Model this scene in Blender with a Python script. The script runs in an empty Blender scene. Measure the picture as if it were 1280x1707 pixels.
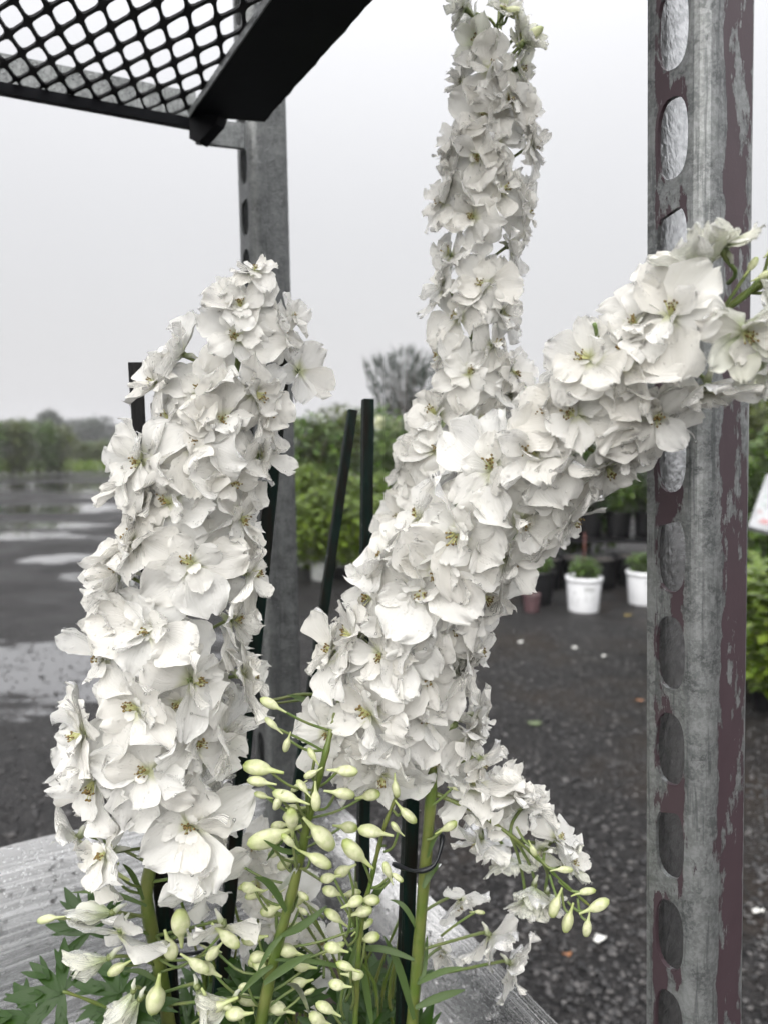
import bpy, bmesh, math, random
from mathutils import Vector, Matrix, Euler, noise

# ------------------------------------------------------------------ camera, sky, sun, exposure
scene = bpy.context.scene
C = scene.collection
R = math.radians
FPX, CX, CY = 1283.0, 640.0, 853.5            # focal length and centre in photo pixels
PITCH = math.atan(113.5 / FPX)
CAM = Vector((0, 0, 1.32))

cam_d = bpy.data.cameras.new("camera")
cam = bpy.data.objects.new("camera", cam_d)
C.objects.link(cam)
cam.location = CAM
cam.rotation_euler = (math.pi / 2 - PITCH, 0, 0)
cam_d.sensor_fit = 'VERTICAL'
cam_d.sensor_height = 36
cam_d.lens = FPX / 1707 * 36
cam_d.clip_start = 0.02
cam_d.clip_end = 5000
cam_d.dof.use_dof = True
cam_d.dof.focus_distance = 0.44
cam_d.dof.aperture_fstop = cam_d.lens / 3.2
scene.camera = cam

world = bpy.data.worlds.new("World")
scene.world = world
world.use_nodes = True
wn = world.node_tree
wn.nodes.clear()
w_out = wn.nodes.new('ShaderNodeOutputWorld')
w_bg = wn.nodes.new('ShaderNodeBackground')
w_sky = wn.nodes.new('ShaderNodeTexSky')
w_sky.sky_type = 'NISHITA'
w_sky.sun_disc = False
SUN_EL, SUN_AZ = R(42), R(205)
w_sky.sun_elevation = SUN_EL
w_sky.sun_rotation = SUN_AZ
w_sky.air_density = 2.0
w_sky.dust_density = 6.0
w_tc = wn.nodes.new('ShaderNodeTexCoord')
w_sep = wn.nodes.new('ShaderNodeSeparateXYZ')
wn.links.new(w_tc.outputs['Generated'], w_sep.inputs[0])
w_map = wn.nodes.new('ShaderNodeMapRange')        # overcast: darker at the horizon, brightest overhead
w_map.inputs['From Min'].default_value = 0.0
w_map.inputs['From Max'].default_value = 1.0
w_map.inputs['To Min'].default_value = 0.268
w_map.inputs['To Max'].default_value = 1.12
w_pow = wn.nodes.new('ShaderNodeMath'); w_pow.operation = 'POWER'; w_pow.use_clamp = True
wn.links.new(w_sep.outputs['Z'], w_pow.inputs[0])
w_pow.inputs[1].default_value = 2.8
wn.links.new(w_pow.outputs[0], w_map.inputs['Value'])
w_noise = wn.nodes.new('ShaderNodeTexNoise')
w_noise.inputs['Scale'].default_value = 1.6
w_noise.inputs['Detail'].default_value = 3
wn.links.new(w_tc.outputs['Generated'], w_noise.inputs['Vector'])
w_nm = wn.nodes.new('ShaderNodeMapRange')
w_nm.inputs['To Min'].default_value = 0.94
w_nm.inputs['To Max'].default_value = 1.06
wn.links.new(w_noise.outputs['Fac'], w_nm.inputs['Value'])
w_mul = wn.nodes.new('ShaderNodeMath'); w_mul.operation = 'MULTIPLY'
wn.links.new(w_map.outputs[0], w_mul.inputs[0])
wn.links.new(w_nm.outputs[0], w_mul.inputs[1])
w_grey = wn.nodes.new('ShaderNodeVectorMath'); w_grey.operation = 'SCALE'
w_grey.inputs[0].default_value = (0.987, 0.985, 1.015)
wn.links.new(w_mul.outputs[0], w_grey.inputs['Scale'])
w_sks = wn.nodes.new('ShaderNodeVectorMath'); w_sks.operation = 'SCALE'
w_sks.inputs['Scale'].default_value = 0.08
wn.links.new(w_sky.outputs[0], w_sks.inputs[0])
w_mix = wn.nodes.new('ShaderNodeMix'); w_mix.data_type = 'RGBA'
w_mix.inputs['Factor'].default_value = 0.96       # cloud cover
wn.links.new(w_sks.outputs[0], w_mix.inputs['A'])
wn.links.new(w_grey.outputs[0], w_mix.inputs['B'])
wn.links.new(w_mix.outputs['Result'], w_bg.inputs['Color'])
w_bg.inputs['Strength'].default_value = 1.0
wn.links.new(w_bg.outputs[0], w_out.inputs[0])

sun_d = bpy.data.lights.new("sun", 'SUN')
sun_d.energy = 1.5
sun_d.angle = R(85)
sun_d.color = (1.0, 0.985, 0.96)
sun = bpy.data.objects.new("sun", sun_d)
C.objects.link(sun)
# light comes from behind and left of the camera, high up
sdir = Vector((-0.35 * math.cos(SUN_EL), -0.94 * math.cos(SUN_EL), math.sin(SUN_EL)))
sun.rotation_euler = sdir.to_track_quat('Z', 'Y').to_euler()
sun.location = (0, 0, 20)

scene.view_settings.view_transform = 'Standard'
scene.view_settings.look = 'None'
scene.view_settings.exposure = 1.50
scene.view_settings.gamma = 1.0
scene.view_settings.use_curve_mapping = False
scene.render.engine = 'CYCLES'
cy = scene.cycles
cy.max_bounces = 14
cy.diffuse_bounces = 12
cy.glossy_bounces = 2
cy.transmission_bounces = 4
cy.transparent_max_bounces = 6
cy.use_adaptive_sampling = True
cy.adaptive_threshold = 0.04
cy.adaptive_min_samples = 16
cy.caustics_reflective = False
cy.caustics_refractive = False
cy.use_denoising = True
cy.sample_clamp_indirect = 8.0

rnd = random.Random(7)

# ------------------------------------------------------------------ helpers
FWD = Vector((0, math.cos(PITCH), -math.sin(PITCH)))
UPV = Vector((0, math.sin(PITCH), math.cos(PITCH)))


def ray(px, py):
    return Vector((1, 0, 0)) * ((px - CX) / FPX) + UPV * (-(py - CY) / FPX) + FWD


def W(px, py, Y):
    """world point seen at photo pixel px,py, Y metres ahead"""
    d = ray(px, py)
    return CAM + d * (Y / d.y)


def WZ(px, py, z=0.0):
    d = ray(px, py)
    return CAM + d * ((z - CAM.z) / d.z)


def smooth(a, b, x):
    t = max(0.0, min(1.0, (x - a) / (b - a)))
    return t * t * (3 - 2 * t)


class MB:
    """collects geometry for one mesh object"""

    def __init__(self):
        self.v, self.f, self.m, self.uv = [], [], [], []

    def add(self, vs, fs, mi=0, uvs=None):
        o = len(self.v)
        self.v += [tuple(p) for p in vs]
        self.uv += uvs if uvs else [(0, 0)] * len(vs)
        self.f += [tuple(i + o for i in f) for f in fs]
        self.m += [mi] * len(fs)

    def box(self, c, sx, sy, sz, rot=None, mi=0):
        vs = []
        for x in (-.5, .5):
            for y in (-.5, .5):
                for z in (-.5, .5):
                    p = Vector((x * sx, y * sy, z * sz))
                    if rot:
                        p = rot @ p
                    vs.append(Vector(c) + p)
        self.add(vs, [(0, 1, 3, 2), (4, 6, 7, 5), (0, 4, 5, 1), (2, 3, 7, 6), (0, 2, 6, 4), (1, 5, 7, 3)], mi)

    def hexa(self, p, mi=0):
        """8 points: bottom 4 (ccw), top 4"""
        self.add(p, [(3, 2, 1, 0), (4, 5, 6, 7), (0, 1, 5, 4), (1, 2, 6, 5), (2, 3, 7, 6), (3, 0, 4, 7)], mi)

    def tube(self, pts, rad, n=8, mi=0, cap=True):
        pts = [Vector(p) for p in pts]
        if not isinstance(rad, (list, tuple)):
            rad = [rad] * len(pts)
        vs, fs, uvs = [], [], []
        prev = None
        for i, p in enumerate(pts):
            t = (pts[min(i + 1, len(pts) - 1)] - pts[max(i - 1, 0)])
            if t.length < 1e-9:
                t = Vector((0, 0, 1))
            t.normalize()
            if prev is None:
                a = t.cross(Vector((0, 1, 0.13)))
                if a.length < .05:
                    a = t.cross(Vector((1, 0, 0)))
            else:
                a = prev - t * prev.dot(t)
            a.normalize()
            prev = a
            b = t.cross(a)
            for k in range(n):
                th = 2 * math.pi * k / n
                vs.append(p + (a * math.cos(th) + b * math.sin(th)) * rad[i])
                uvs.append((i / (len(pts) - 1), k / n))
        for i in range(len(pts) - 1):
            for k in range(n):
                k2 = (k + 1) % n
                fs.append((i * n + k, i * n + k2, (i + 1) * n + k2, (i + 1) * n + k))
        if cap:
            fs.append(tuple(range(n - 1, -1, -1)))
            fs.append(tuple((len(pts) - 1) * n + k for k in range(n)))
        self.add(vs, fs, mi, uvs)

    def ico(self, c, r, squash=None, mi=0, rough=0.0, rg=None):
        t = (1 + 5 ** .5) / 2
        base = [(-1, t, 0), (1, t, 0), (-1, -t, 0), (1, -t, 0), (0, -1, t), (0, 1, t), (0, -1, -t), (0, 1, -t),
                (t, 0, -1), (t, 0, 1), (-t, 0, -1), (-t, 0, 1)]
        fs = [(0, 11, 5), (0, 5, 1), (0, 1, 7), (0, 7, 10), (0, 10, 11), (1, 5, 9), (5, 11, 4), (11, 10, 2),
              (10, 7, 6), (7, 1, 8), (3, 9, 4), (3, 4, 2), (3, 2, 6), (3, 6, 8), (3, 8, 9), (4, 9, 5), (2, 4, 11),
              (6, 2, 10), (8, 6, 7), (9, 8, 1)]
        s = squash or (1, 1, 1)
        vs = []
        for b in base:
            p = Vector(b).normalized() * r
            if rough:
                p *= 1 + (rg or rnd).uniform(-rough, rough)
            vs.append(Vector(c) + Vector((p.x * s[0], p.y * s[1], p.z * s[2])))
        self.add(vs, fs, mi)

    def mesh(self, name, mats, smooth_sh=True):
        me = bpy.data.meshes.new(name)
        me.from_pydata(self.v, [], self.f)
        for m in (mats if isinstance(mats, (list, tuple)) else [mats]):
            me.materials.append(m)
        me.polygons.foreach_set('material_index', self.m)
        me.polygons.foreach_set('use_smooth', [smooth_sh] * len(self.f))
        uvl = me.uv_layers.new(name='UVMap')
        li = [0] * len(me.loops)
        me.loops.foreach_get('vertex_index', li)
        flat = []
        for i in li:
            flat += self.uv[i]
        uvl.data.foreach_set('uv', flat)
        me.update()
        return me

    def build(self, name, mats, parent=None, loc=None, smooth_sh=True):
        return link(name, self.mesh(name, mats, smooth_sh), parent, loc)


def link(name, data, parent=None, loc=None):
    o = bpy.data.objects.new(name, data)
    C.objects.link(o)
    if parent is not None:
        o.parent = parent
    if loc is not None:
        o.location = loc
    return o


def tag(o, label=None, cat=None, group=None, kind=None):
    if label:
        o['label'] = label
    if cat:
        o['category'] = cat
    if group:
        o['group'] = group
    if kind:
        o['kind'] = kind
    return o


def empty(name, loc, rz=0.0):
    o = link(name, None, None, loc)
    o.rotation_euler = (0, 0, rz)
    o.empty_display_size = .05
    return o


def copy_tree(o, parent=None):
    c = o.copy()
    C.objects.link(c)
    c.parent = parent
    for ch in list(o.children):
        copy_tree(ch, c)
    return c


def spline(pts, n):
    """Catmull-Rom through pts (tuples of any length), n samples"""
    m = len(pts)
    out = []
    for i in range(n):
        t = i / (n - 1) * (m - 1)
        k = min(int(t), m - 2)
        f = t - k
        p0, p1, p2, p3 = pts[max(k - 1, 0)], pts[k], pts[k + 1], pts[min(k + 2, m - 1)]
        out.append(tuple(0.5 * ((2 * b) + (-a + c) * f + (2 * a - 5 * b + 4 * c - d) * f * f +
                                (-a + 3 * b - 3 * c + d) * f ** 3) for a, b, c, d in zip(p0, p1, p2, p3)))
    return out


# ------------------------------------------------------------------ materials
class NT:
    def __init__(self, name):
        self.mat = bpy.data.materials.new(name)
        self.mat.use_nodes = True
        self.t = self.mat.node_tree
        self.t.nodes.clear()
        self.out = self.t.nodes.new('ShaderNodeOutputMaterial')

    def n(self, ty, props=None, **ins):
        nd = self.t.nodes.new('ShaderNode' + ty)
        for k, v in (props or {}).items():
            setattr(nd, k, v)
        for k, v in ins.items():
            key = k.replace('_', ' ')
            sock = nd.inputs[int(k[1:])] if (k[0] == 'i' and k[1:].isdigit()) else nd.inputs[key]
            self.put(sock, v)
        return nd

    def put(self, sock, v):
        if hasattr(v, 'outputs'):
            v = v.outputs[0]
        if isinstance(v, bpy.types.NodeSocket):
            self.t.links.new(v, sock)
        else:
            if sock.type == 'RGBA' and len(v) == 3:
                v = (*v, 1)
            sock.default_value = v

    def math(self, op, a, b=0.0, c=0.0):
        return self.n('Math', {'operation': op}, i0=a, i1=b, i2=c)

    def mixc(self, f, a, b):
        nd = self.t.nodes.new('ShaderNodeMix')
        nd.data_type = 'RGBA'
        self.put(nd.inputs['Factor'], f)
        self.put(nd.inputs['A'], a)
        self.put(nd.inputs['B'], b)
        return nd.outputs['Result']

    def ramp(self, x, lo, hi, a=0.0, b=1.0):
        nd = self.n('MapRange', {'interpolation_type': 'SMOOTHSTEP'}, Value=x)
        for k, v in (('From Min', lo), ('From Max', hi), ('To Min', a), ('To Max', b)):
            self.put(nd.inputs[k], v)
        return nd

    def coord(self, which='Object', scale=(1, 1, 1), loc=(0, 0, 0), rot=(0, 0, 0)):
        tc = self.n('TexCoord')
        mp = self.n('Mapping', Vector=tc.outputs[which], Scale=scale, Location=loc, Rotation=rot)
        return mp

    def noise(self, vec, scale, detail=4, rough=.55):
        return self.n('TexNoise', Vector=vec, Scale=scale, Detail=detail, Roughness=rough)

    def bump(self, h, strength=.3, dist=.001, normal=None):
        b = self.n('Bump', Height=h, Strength=strength, Distance=dist)
        if normal is not None:
            self.put(b.inputs['Normal'], normal)
        return b

    def surf(self, sh):
        self.put(self.out.inputs['Surface'], sh)
        return self.mat


def petal_material(name, tint, green, green_to=0.32, dirt=0.0):
    t = NT(name)
    tc = t.n('TexCoord')
    sep = t.n('SeparateXYZ', Vector=tc.outputs['UV'])
    u, v = sep.outputs['X'], sep.outputs['Y']
    oi = t.n('ObjectInfo')
    # veins fan out from the claw
    vv = t.n('CombineXYZ', X=t.math('MULTIPLY', u, 1.3), Y=t.math('MULTIPLY', v, 21.0), Z=t.math('MULTIPLY', oi.outputs['Random'], 30.0))
    vein = t.noise(vv, 1.0, 2, .6)
    co = t.coord('Object')
    big = t.noise(co, 120, 2)
    drop = t.n('TexVoronoi', {'feature': 'F1'}, Vector=co, Scale=430.0)
    drop_m = t.ramp(drop.outputs['Distance'], .34, .10)
    dm = t.math('MULTIPLY', drop_m, t.ramp(big.outputs['Fac'], .50, .62))
    hh = t.math('ADD', t.math('MULTIPLY', vein.outputs['Fac'], .9), t.math('ADD', t.math('MULTIPLY', big.outputs['Fac'], .8), t.math('MULTIPLY', dm, .8)))
    b3 = t.bump(hh, .65, .0010)
    gfac = t.ramp(u, green_to, 0.02, 0.0, 0.70)
    col = t.mixc(t.math('MULTIPLY', oi.outputs['Random'], .6), tint, (tint[0] * 1.01, tint[1] * .985, tint[2] * .94))
    col = t.mixc(t.math('MULTIPLY', t.ramp(vein.outputs['Fac'], .45, .7), .13), col, (.78, .79, .69))
    col = t.mixc(gfac, col, green)
    dif = t.n('BsdfDiffuse', Color=col, Roughness=.3, Normal=b3)
    trn = t.n('BsdfTranslucent', Color=col)
    body = t.n('MixShader', Fac=.44, i1=dif, i2=trn)
    clear = t.n('BsdfTransparent', Color=(.97, .97, .97))
    # the soaked margin turns glassy in patches
    edge = t.ramp(t.math('ABSOLUTE', v), .66, 1.0)
    tipe = t.ramp(u, .74, 1.0)
    em = t.math('MULTIPLY', t.math('MAXIMUM', edge, tipe), t.ramp(big.outputs['Fac'], .50, .75, 0.0, .38))
    body2 = t.n('MixShader', Fac=em, i1=body, i2=clear)
    gl = t.n('BsdfGlossy', Color=(1, 1, 1), Roughness=.25, Normal=b3)
    fr2 = t.math('MULTIPLY', t.n('Fresnel', IOR=1.36, Normal=b3), .7)
    return t.surf(t.n('MixShader', Fac=fr2, i1=body2, i2=gl))


def simple(name, col, rough=.5, col2=None, nscale=20, bump=0.0, bdist=.002, metal=0.0, spec=.5, coord='Object', cscale=(1, 1, 1), coat=0.0, rnd_island=0.0):
    t = NT(name)
    nz = t.noise(t.coord(coord, cscale), nscale, 5)
    c = t.mixc(t.ramp(nz.outputs['Fac'], .35, .68), col, col2 or tuple(x * .7 for x in col))
    p = t.n('BsdfPrincipled', Base_Color=c, Roughness=rough, Metallic=metal)
    p.inputs['Specular IOR Level'].default_value = spec
    p.inputs['Coat Weight'].default_value = coat
    p.inputs['Coat Roughness'].default_value = .08
    if bump:
        t.put(p.inputs['Normal'], t.bump(nz.outputs['Fac'], bump, bdist))
    return t.surf(p)


def leaf_material(name, a, b, trans=.35, gloss=.35, island=True):
    t = NT(name)
    geo = t.n('NewGeometry')
    oi = t.n('ObjectInfo')
    r1 = geo.outputs['Random Per Island'] if island else t.noise(t.coord('Object'), 60, 3).outputs['Fac']
    col = t.mixc(r1, a, b)
    col = t.mixc(t.math('MULTIPLY', oi.outputs['Random'], .35), col, tuple(x * .6 for x in a))
    tc = t.n('TexCoord')
    sep = t.n('SeparateXYZ', Vector=tc.outputs['UV'])
    vv = t.n('CombineXYZ', X=t.math('MULTIPLY', sep.outputs['X'], 2.0), Y=t.math('MULTIPLY', sep.outputs['Y'], 12.0))
    vb = t.bump(t.noise(vv, 1.0, 2), .35, .0006)
    d = t.n('BsdfDiffuse', Color=col, Normal=vb)
    tr = t.n('BsdfTranslucent', Color=t.mixc(.5, col, (a[0] * 1.4, a[1] * 1.5, a[2] * .6)))
    m = t.n('MixShader', Fac=trans, i1=d, i2=tr)
    g = t.n('BsdfGlossy', Roughness=gloss, Color=(1, 1, 1), Normal=vb)
    fr = t.math('MULTIPLY', t.n('Fresnel', IOR=1.4), .75)
    return t.surf(t.n('MixShader', Fac=fr, i1=m, i2=g))


M = {}
M['petal'] = petal_material('white_petal', (.983, .978, .950), (.68, .72, .36))
M['petal_green'] = petal_material('young_petal', (.92, .93, .84), (.52, .64, .24), .62)
M['stem'] = simple('green_stem', (.085, .135, .022), .42, (.15, .17, .045), 45, .35, .0008, coat=.15)
M['pedicel'] = simple('pedicel_green', (.12, .18, .05), .45, (.17, .20, .07), 80)
M['leaf'] = leaf_material('delphinium_leaf', (.024, .062, .009), (.04, .09, .013), .3, .3, False)
M['bract'] = leaf_material('bract_leaf', (.07, .12, .035), (.10, .155, .045), .3, .35, False)


def bud_material():
    t = NT('cream_bud')
    tc = t.n('TexCoord')
    sep = t.n('SeparateXYZ', Vector=tc.outputs['UV'])
    oi = t.n('ObjectInfo')
    nz = t.noise(t.coord('Object'), 7, 4)
    c = t.mixc(t.ramp(sep.outputs['X'], .04, .30), (.36, .45, .10), (.72, .735, .47))
    c = t.mixc(t.ramp(sep.outputs['X'], .48, .9), c, (.50, .58, .20))
    c = t.mixc(t.math('MULTIPLY', oi.outputs['Random'], .5), c, (.78, .78, .55))
    c = t.mixc(t.math('MULTIPLY', t.ramp(nz.outputs['Fac'], .40, .65), .55), c, (.52, .58, .26))
    p = t.n('BsdfPrincipled', Base_Color=c, Roughness=.45, Normal=t.bump(nz.outputs['Fac'], .6, .0012))
    p.inputs['Coat Weight'].default_value = .15
    p.inputs['Coat Roughness'].default_value = .12
    tr = t.n('BsdfTranslucent', Color=c)
    return t.surf(t.n('MixShader', Fac=.22, i1=p, i2=tr))


M['bud'] = bud_material()
M['anther'] = simple('anther_brown', (.11, .065, .025), .7, (.32, .23, .07), 900)
M['filament'] = simple('filament_cream', (.70, .70, .38), .6, (.55, .56, .22), 500)


def water_material():
    t = NT('water_drop')
    fr = t.math('MINIMUM', t.math('MULTIPLY', t.n('Fresnel', IOR=1.45), 1.4), .95)
    tr = t.n('BsdfTransparent', Color=(1, 1, 1))
    gl = t.n('BsdfGlossy', Roughness=.03, Color=(1, 1, 1))
    return t.surf(t.n('MixShader', Fac=fr, i1=tr, i2=gl))


M['water'] = water_material()


def bead_material():
    t = NT('rain_bead')
    fr = t.n('Fresnel', IOR=1.45)
    tr = t.n('BsdfRefraction', IOR=1.33, Roughness=.0, Color=(1, 1, 1))
    gl = t.n('BsdfGlossy', Roughness=.03, Color=(1, 1, 1))
    return t.surf(t.n('MixShader', Fac=t.math('MINIMUM', t.math('MULTIPLY', fr, 1.8), .95), i1=tr, i2=gl))


M['bead'] = bead_material()
M['stake'] = simple('dark_green_stake', (.003, .014, .011), .5, (.009, .007, .005), 30, .6, .0012, cscale=(6, 6, .5), spec=.16)
M['stake_black'] = simple('weathered_black_stake', (.004, .004, .005), .6, (.012, .011, .010), 60, .8, .002, cscale=(4, 4, .6), spec=.25)
M['tie'] = simple('dark_plastic_tie', (.008, .010, .014), .3, None, 80)
M['black_metal'] = simple('black_painted_steel', (.003, .0035, .006), .55, (.006, .0065, .009), 18, .15, .001, spec=.18)
M['black_mesh'] = simple('black_plastic_mesh', (.005, .005, .006), .5, (.009, .009, .010), 60, .2, .0006, spec=.25)
M['pot'] = simple('black_nursery_pot', (.006, .006, .007), .4, (.011, .011, .012), 40, spec=.3)
M['soil'] = simple('wet_soil', (.018, .013, .009), .8, (.04, .028, .018), 150, .8, .004)
M['white_pot'] = simple('white_plastic_pot', (.80, .81, .83), .35, (.74, .75, .77), 8)
M['grey_pot'] = simple('grey_plastic_pot', (.36, .37, .36), .5, (.28, .29, .28), 12)
M['print'] = simple('grey_print', (.16, .17, .16), .6, (.24, .25, .22), 40)


def galv_nodes(t, scale=1.0):
    co = t.coord('Object')
    vo = t.n('TexVoronoi', {'feature': 'F1'}, Vector=co, Scale=170.0 * scale)
    n1 = t.noise(co, 55 * scale, 5, .62)
    n2 = t.noise(t.coord('Object', (1, 1, .12)), 160 * scale, 4, .65)
    c = t.mixc(t.ramp(n1.outputs['Fac'], .34, .68), (.075, .08, .08), (.19, .20, .195))
    c = t.mixc(t.math('MULTIPLY', t.n('SeparateColor', Color=vo.outputs['Color']).outputs[0], .25), c, (.40, .41, .41))
    c = t.mixc(t.math('MULTIPLY', t.ramp(n2.outputs['Fac'], .52, .72), .6), c, (.13, .14, .14))
    n3 = t.noise(co, 420 * scale, 3, .7)
    c = t.mixc(t.math('MULTIPLY', t.ramp(n3.outputs['Fac'], .42, .62), .45), c, (.33, .34, .34))
    c = t.mixc(t.math('MULTIPLY', t.ramp(t.noise(t.coord('Object', (1, 1, .05)), 300, 3, .7).outputs['Fac'], .56, .66), .55), c, (.06, .065, .065))
    return co, c, n1, n2


def galvanised(name, wet=True, dull=1.0):
    t = NT(name)
    co, c, n1, n2 = galv_nodes(t)
    c = t.mixc(1 - dull, c, (.05, .052, .052))
    dr = t.n('TexVoronoi', {'feature': 'F1'}, Vector=co, Scale=330.0)
    dm = t.ramp(dr.outputs['Distance'], .38, .1)
    b = t.bump(n1.outputs['Fac'], .25, .0008)
    b = t.bump(dm, .55 if wet else .1, .0010, b)
    p = t.n('BsdfPrincipled', Base_Color=c, Metallic=.55, Roughness=t.ramp(n1.outputs['Fac'], .3, .7, .30, .52), Normal=b)
    return t.surf(p)


M['galv'] = galvanised('galvanised_steel')
M['galv_bright'] = simple('bright_zinc', (.80, .81, .81), .24, (.55, .56, .56), 240, .35, .0012, metal=.95)
M['galv_dull'] = galvanised('dull_galvanised_steel', True, .55)


def post_material():
    t = NT('flaking_painted_steel')
    co, c, n1, n2 = galv_nodes(t)
    sep = t.n('SeparateXYZ', Vector=co)
    x, y, z = sep.outputs['X'], sep.outputs['Y'], sep.outputs['Z']
    # paint survives on the flat of the wide face and between the slots; the rounded corner is rubbed bare
    wide = t.math('MULTIPLY', t.ramp(x, .010, .017), t.ramp(x, .0425, .0370))
    narrow = t.math('MULTIPLY', t.math('MULTIPLY', t.ramp(y, .008, .0115), t.ramp(y, .0305, .028)), t.ramp(x, .004, .001))
    bias = t.math('ADD', t.math('MULTIPLY', wide, .43), t.math('MULTIPLY', narrow, .34))
    pn = t.noise(t.coord('Object', (1, 1, .36)), 46, 7, .70)
    pn2 = t.noise(t.coord('Object', (1, 1, .8)), 230, 3, .6)
    s = t.math('ADD', t.math('ADD', t.math('MULTIPLY', pn.outputs['Fac'], 2.4), bias), t.math('MULTIPLY', pn2.outputs['Fac'], .16))
    mask = t.ramp(s, 1.59, 1.605)
    rim = t.math('SUBTRACT', t.ramp(s, 1.54, 1.59), mask)
    paint = t.mixc(n1.outputs['Fac'], (.040, .025, .030), (.060, .038, .045))
    c2 = t.mixc(t.math('MULTIPLY', rim, .5), c, (.10, .10, .10))
    c2 = t.mixc(mask, c2, paint)
    dr = t.n('TexVoronoi', {'feature': 'F1'}, Vector=co, Scale=620.0)
    dm = t.math('MULTIPLY', t.ramp(dr.outputs['Distance'], .40, .1), t.ramp(n1.outputs['Fac'], .40, .62))
    b = t.bump(mask, .8, .0005)
    b = t.bump(n1.outputs['Fac'], .25, .0008, b)
    b = t.bump(dm, .15, .0004, b)
    met = t.math('MULTIPLY', t.math('SUBTRACT', 1.0, mask), .5)
    p = t.n('BsdfPrincipled', Base_Color=c2, Metallic=met, Roughness=t.mixc(mask, (.40, .40, .40), (.5, .5, .5)), Normal=b)
    return t.surf(p)


M['post'] = post_material()


def film_material():
    t = NT('stretch_film')
    tc = t.n('TexCoord')
    m1 = t.n('Mapping', Vector=tc.outputs['UV'], Scale=(1.1, 210.0, 1))
    m2 = t.n('Mapping', Vector=tc.outputs['UV'], Scale=(3.0, 700.0, 1))
    n1 = t.noise(m1, 1.0, 4, .6)
    n2 = t.noise(m2, 1.0, 3, .6)
    h = t.math('ADD', n1.outputs['Fac'], t.math('MULTIPLY', n2.outputs['Fac'], .5))
    m3 = t.n('Mapping', Vector=tc.outputs['UV'], Scale=(330.0, 330.0, 1))
    dr = t.n('TexVoronoi', {'feature': 'F1'}, Vector=m3, Scale=1.0)
    dm = t.ramp(dr.outputs['Distance'], .34, .12)
    b = t.bump(h, .8, .0022)
    b = t.bump(dm, .8, .0015, b)
    streak = t.ramp(h, .73, .85)
    gl = t.n('BsdfGlossy', Roughness=.10, Color=(1, 1, 1), Normal=b)
    df = t.n('BsdfDiffuse', Color=(.90, .905, .91), Normal=b)
    tl = t.n('BsdfTranslucent', Color=(.82, .83, .84), Normal=b)
    milky = t.n('MixShader', Fac=.5, i1=df, i2=tl)
    tp = t.n('BsdfTransparent', Color=(.93, .94, .94))
    vsep = t.n('SeparateXYZ', Vector=tc.outputs['UV'])
    layers = t.ramp(vsep.outputs['Y'], .13, .02)          # several turns overlap at the top
    op = t.math('MINIMUM', t.math('ADD', t.math('ADD', .30, t.math('MULTIPLY', layers, .36)), t.math('MULTIPLY', streak, .62)), 1.0)
    body = t.n('MixShader', Fac=op, i1=tp, i2=milky)
    fr = t.math('MINIMUM', t.math('ADD', t.math('MULTIPLY', t.n('Fresnel', IOR=1.5, Normal=b), 1.3), 0.03), .9)
    return t.surf(t.n('MixShader', Fac=fr, i1=body, i2=gl))


M['film'] = film_material()


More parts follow.
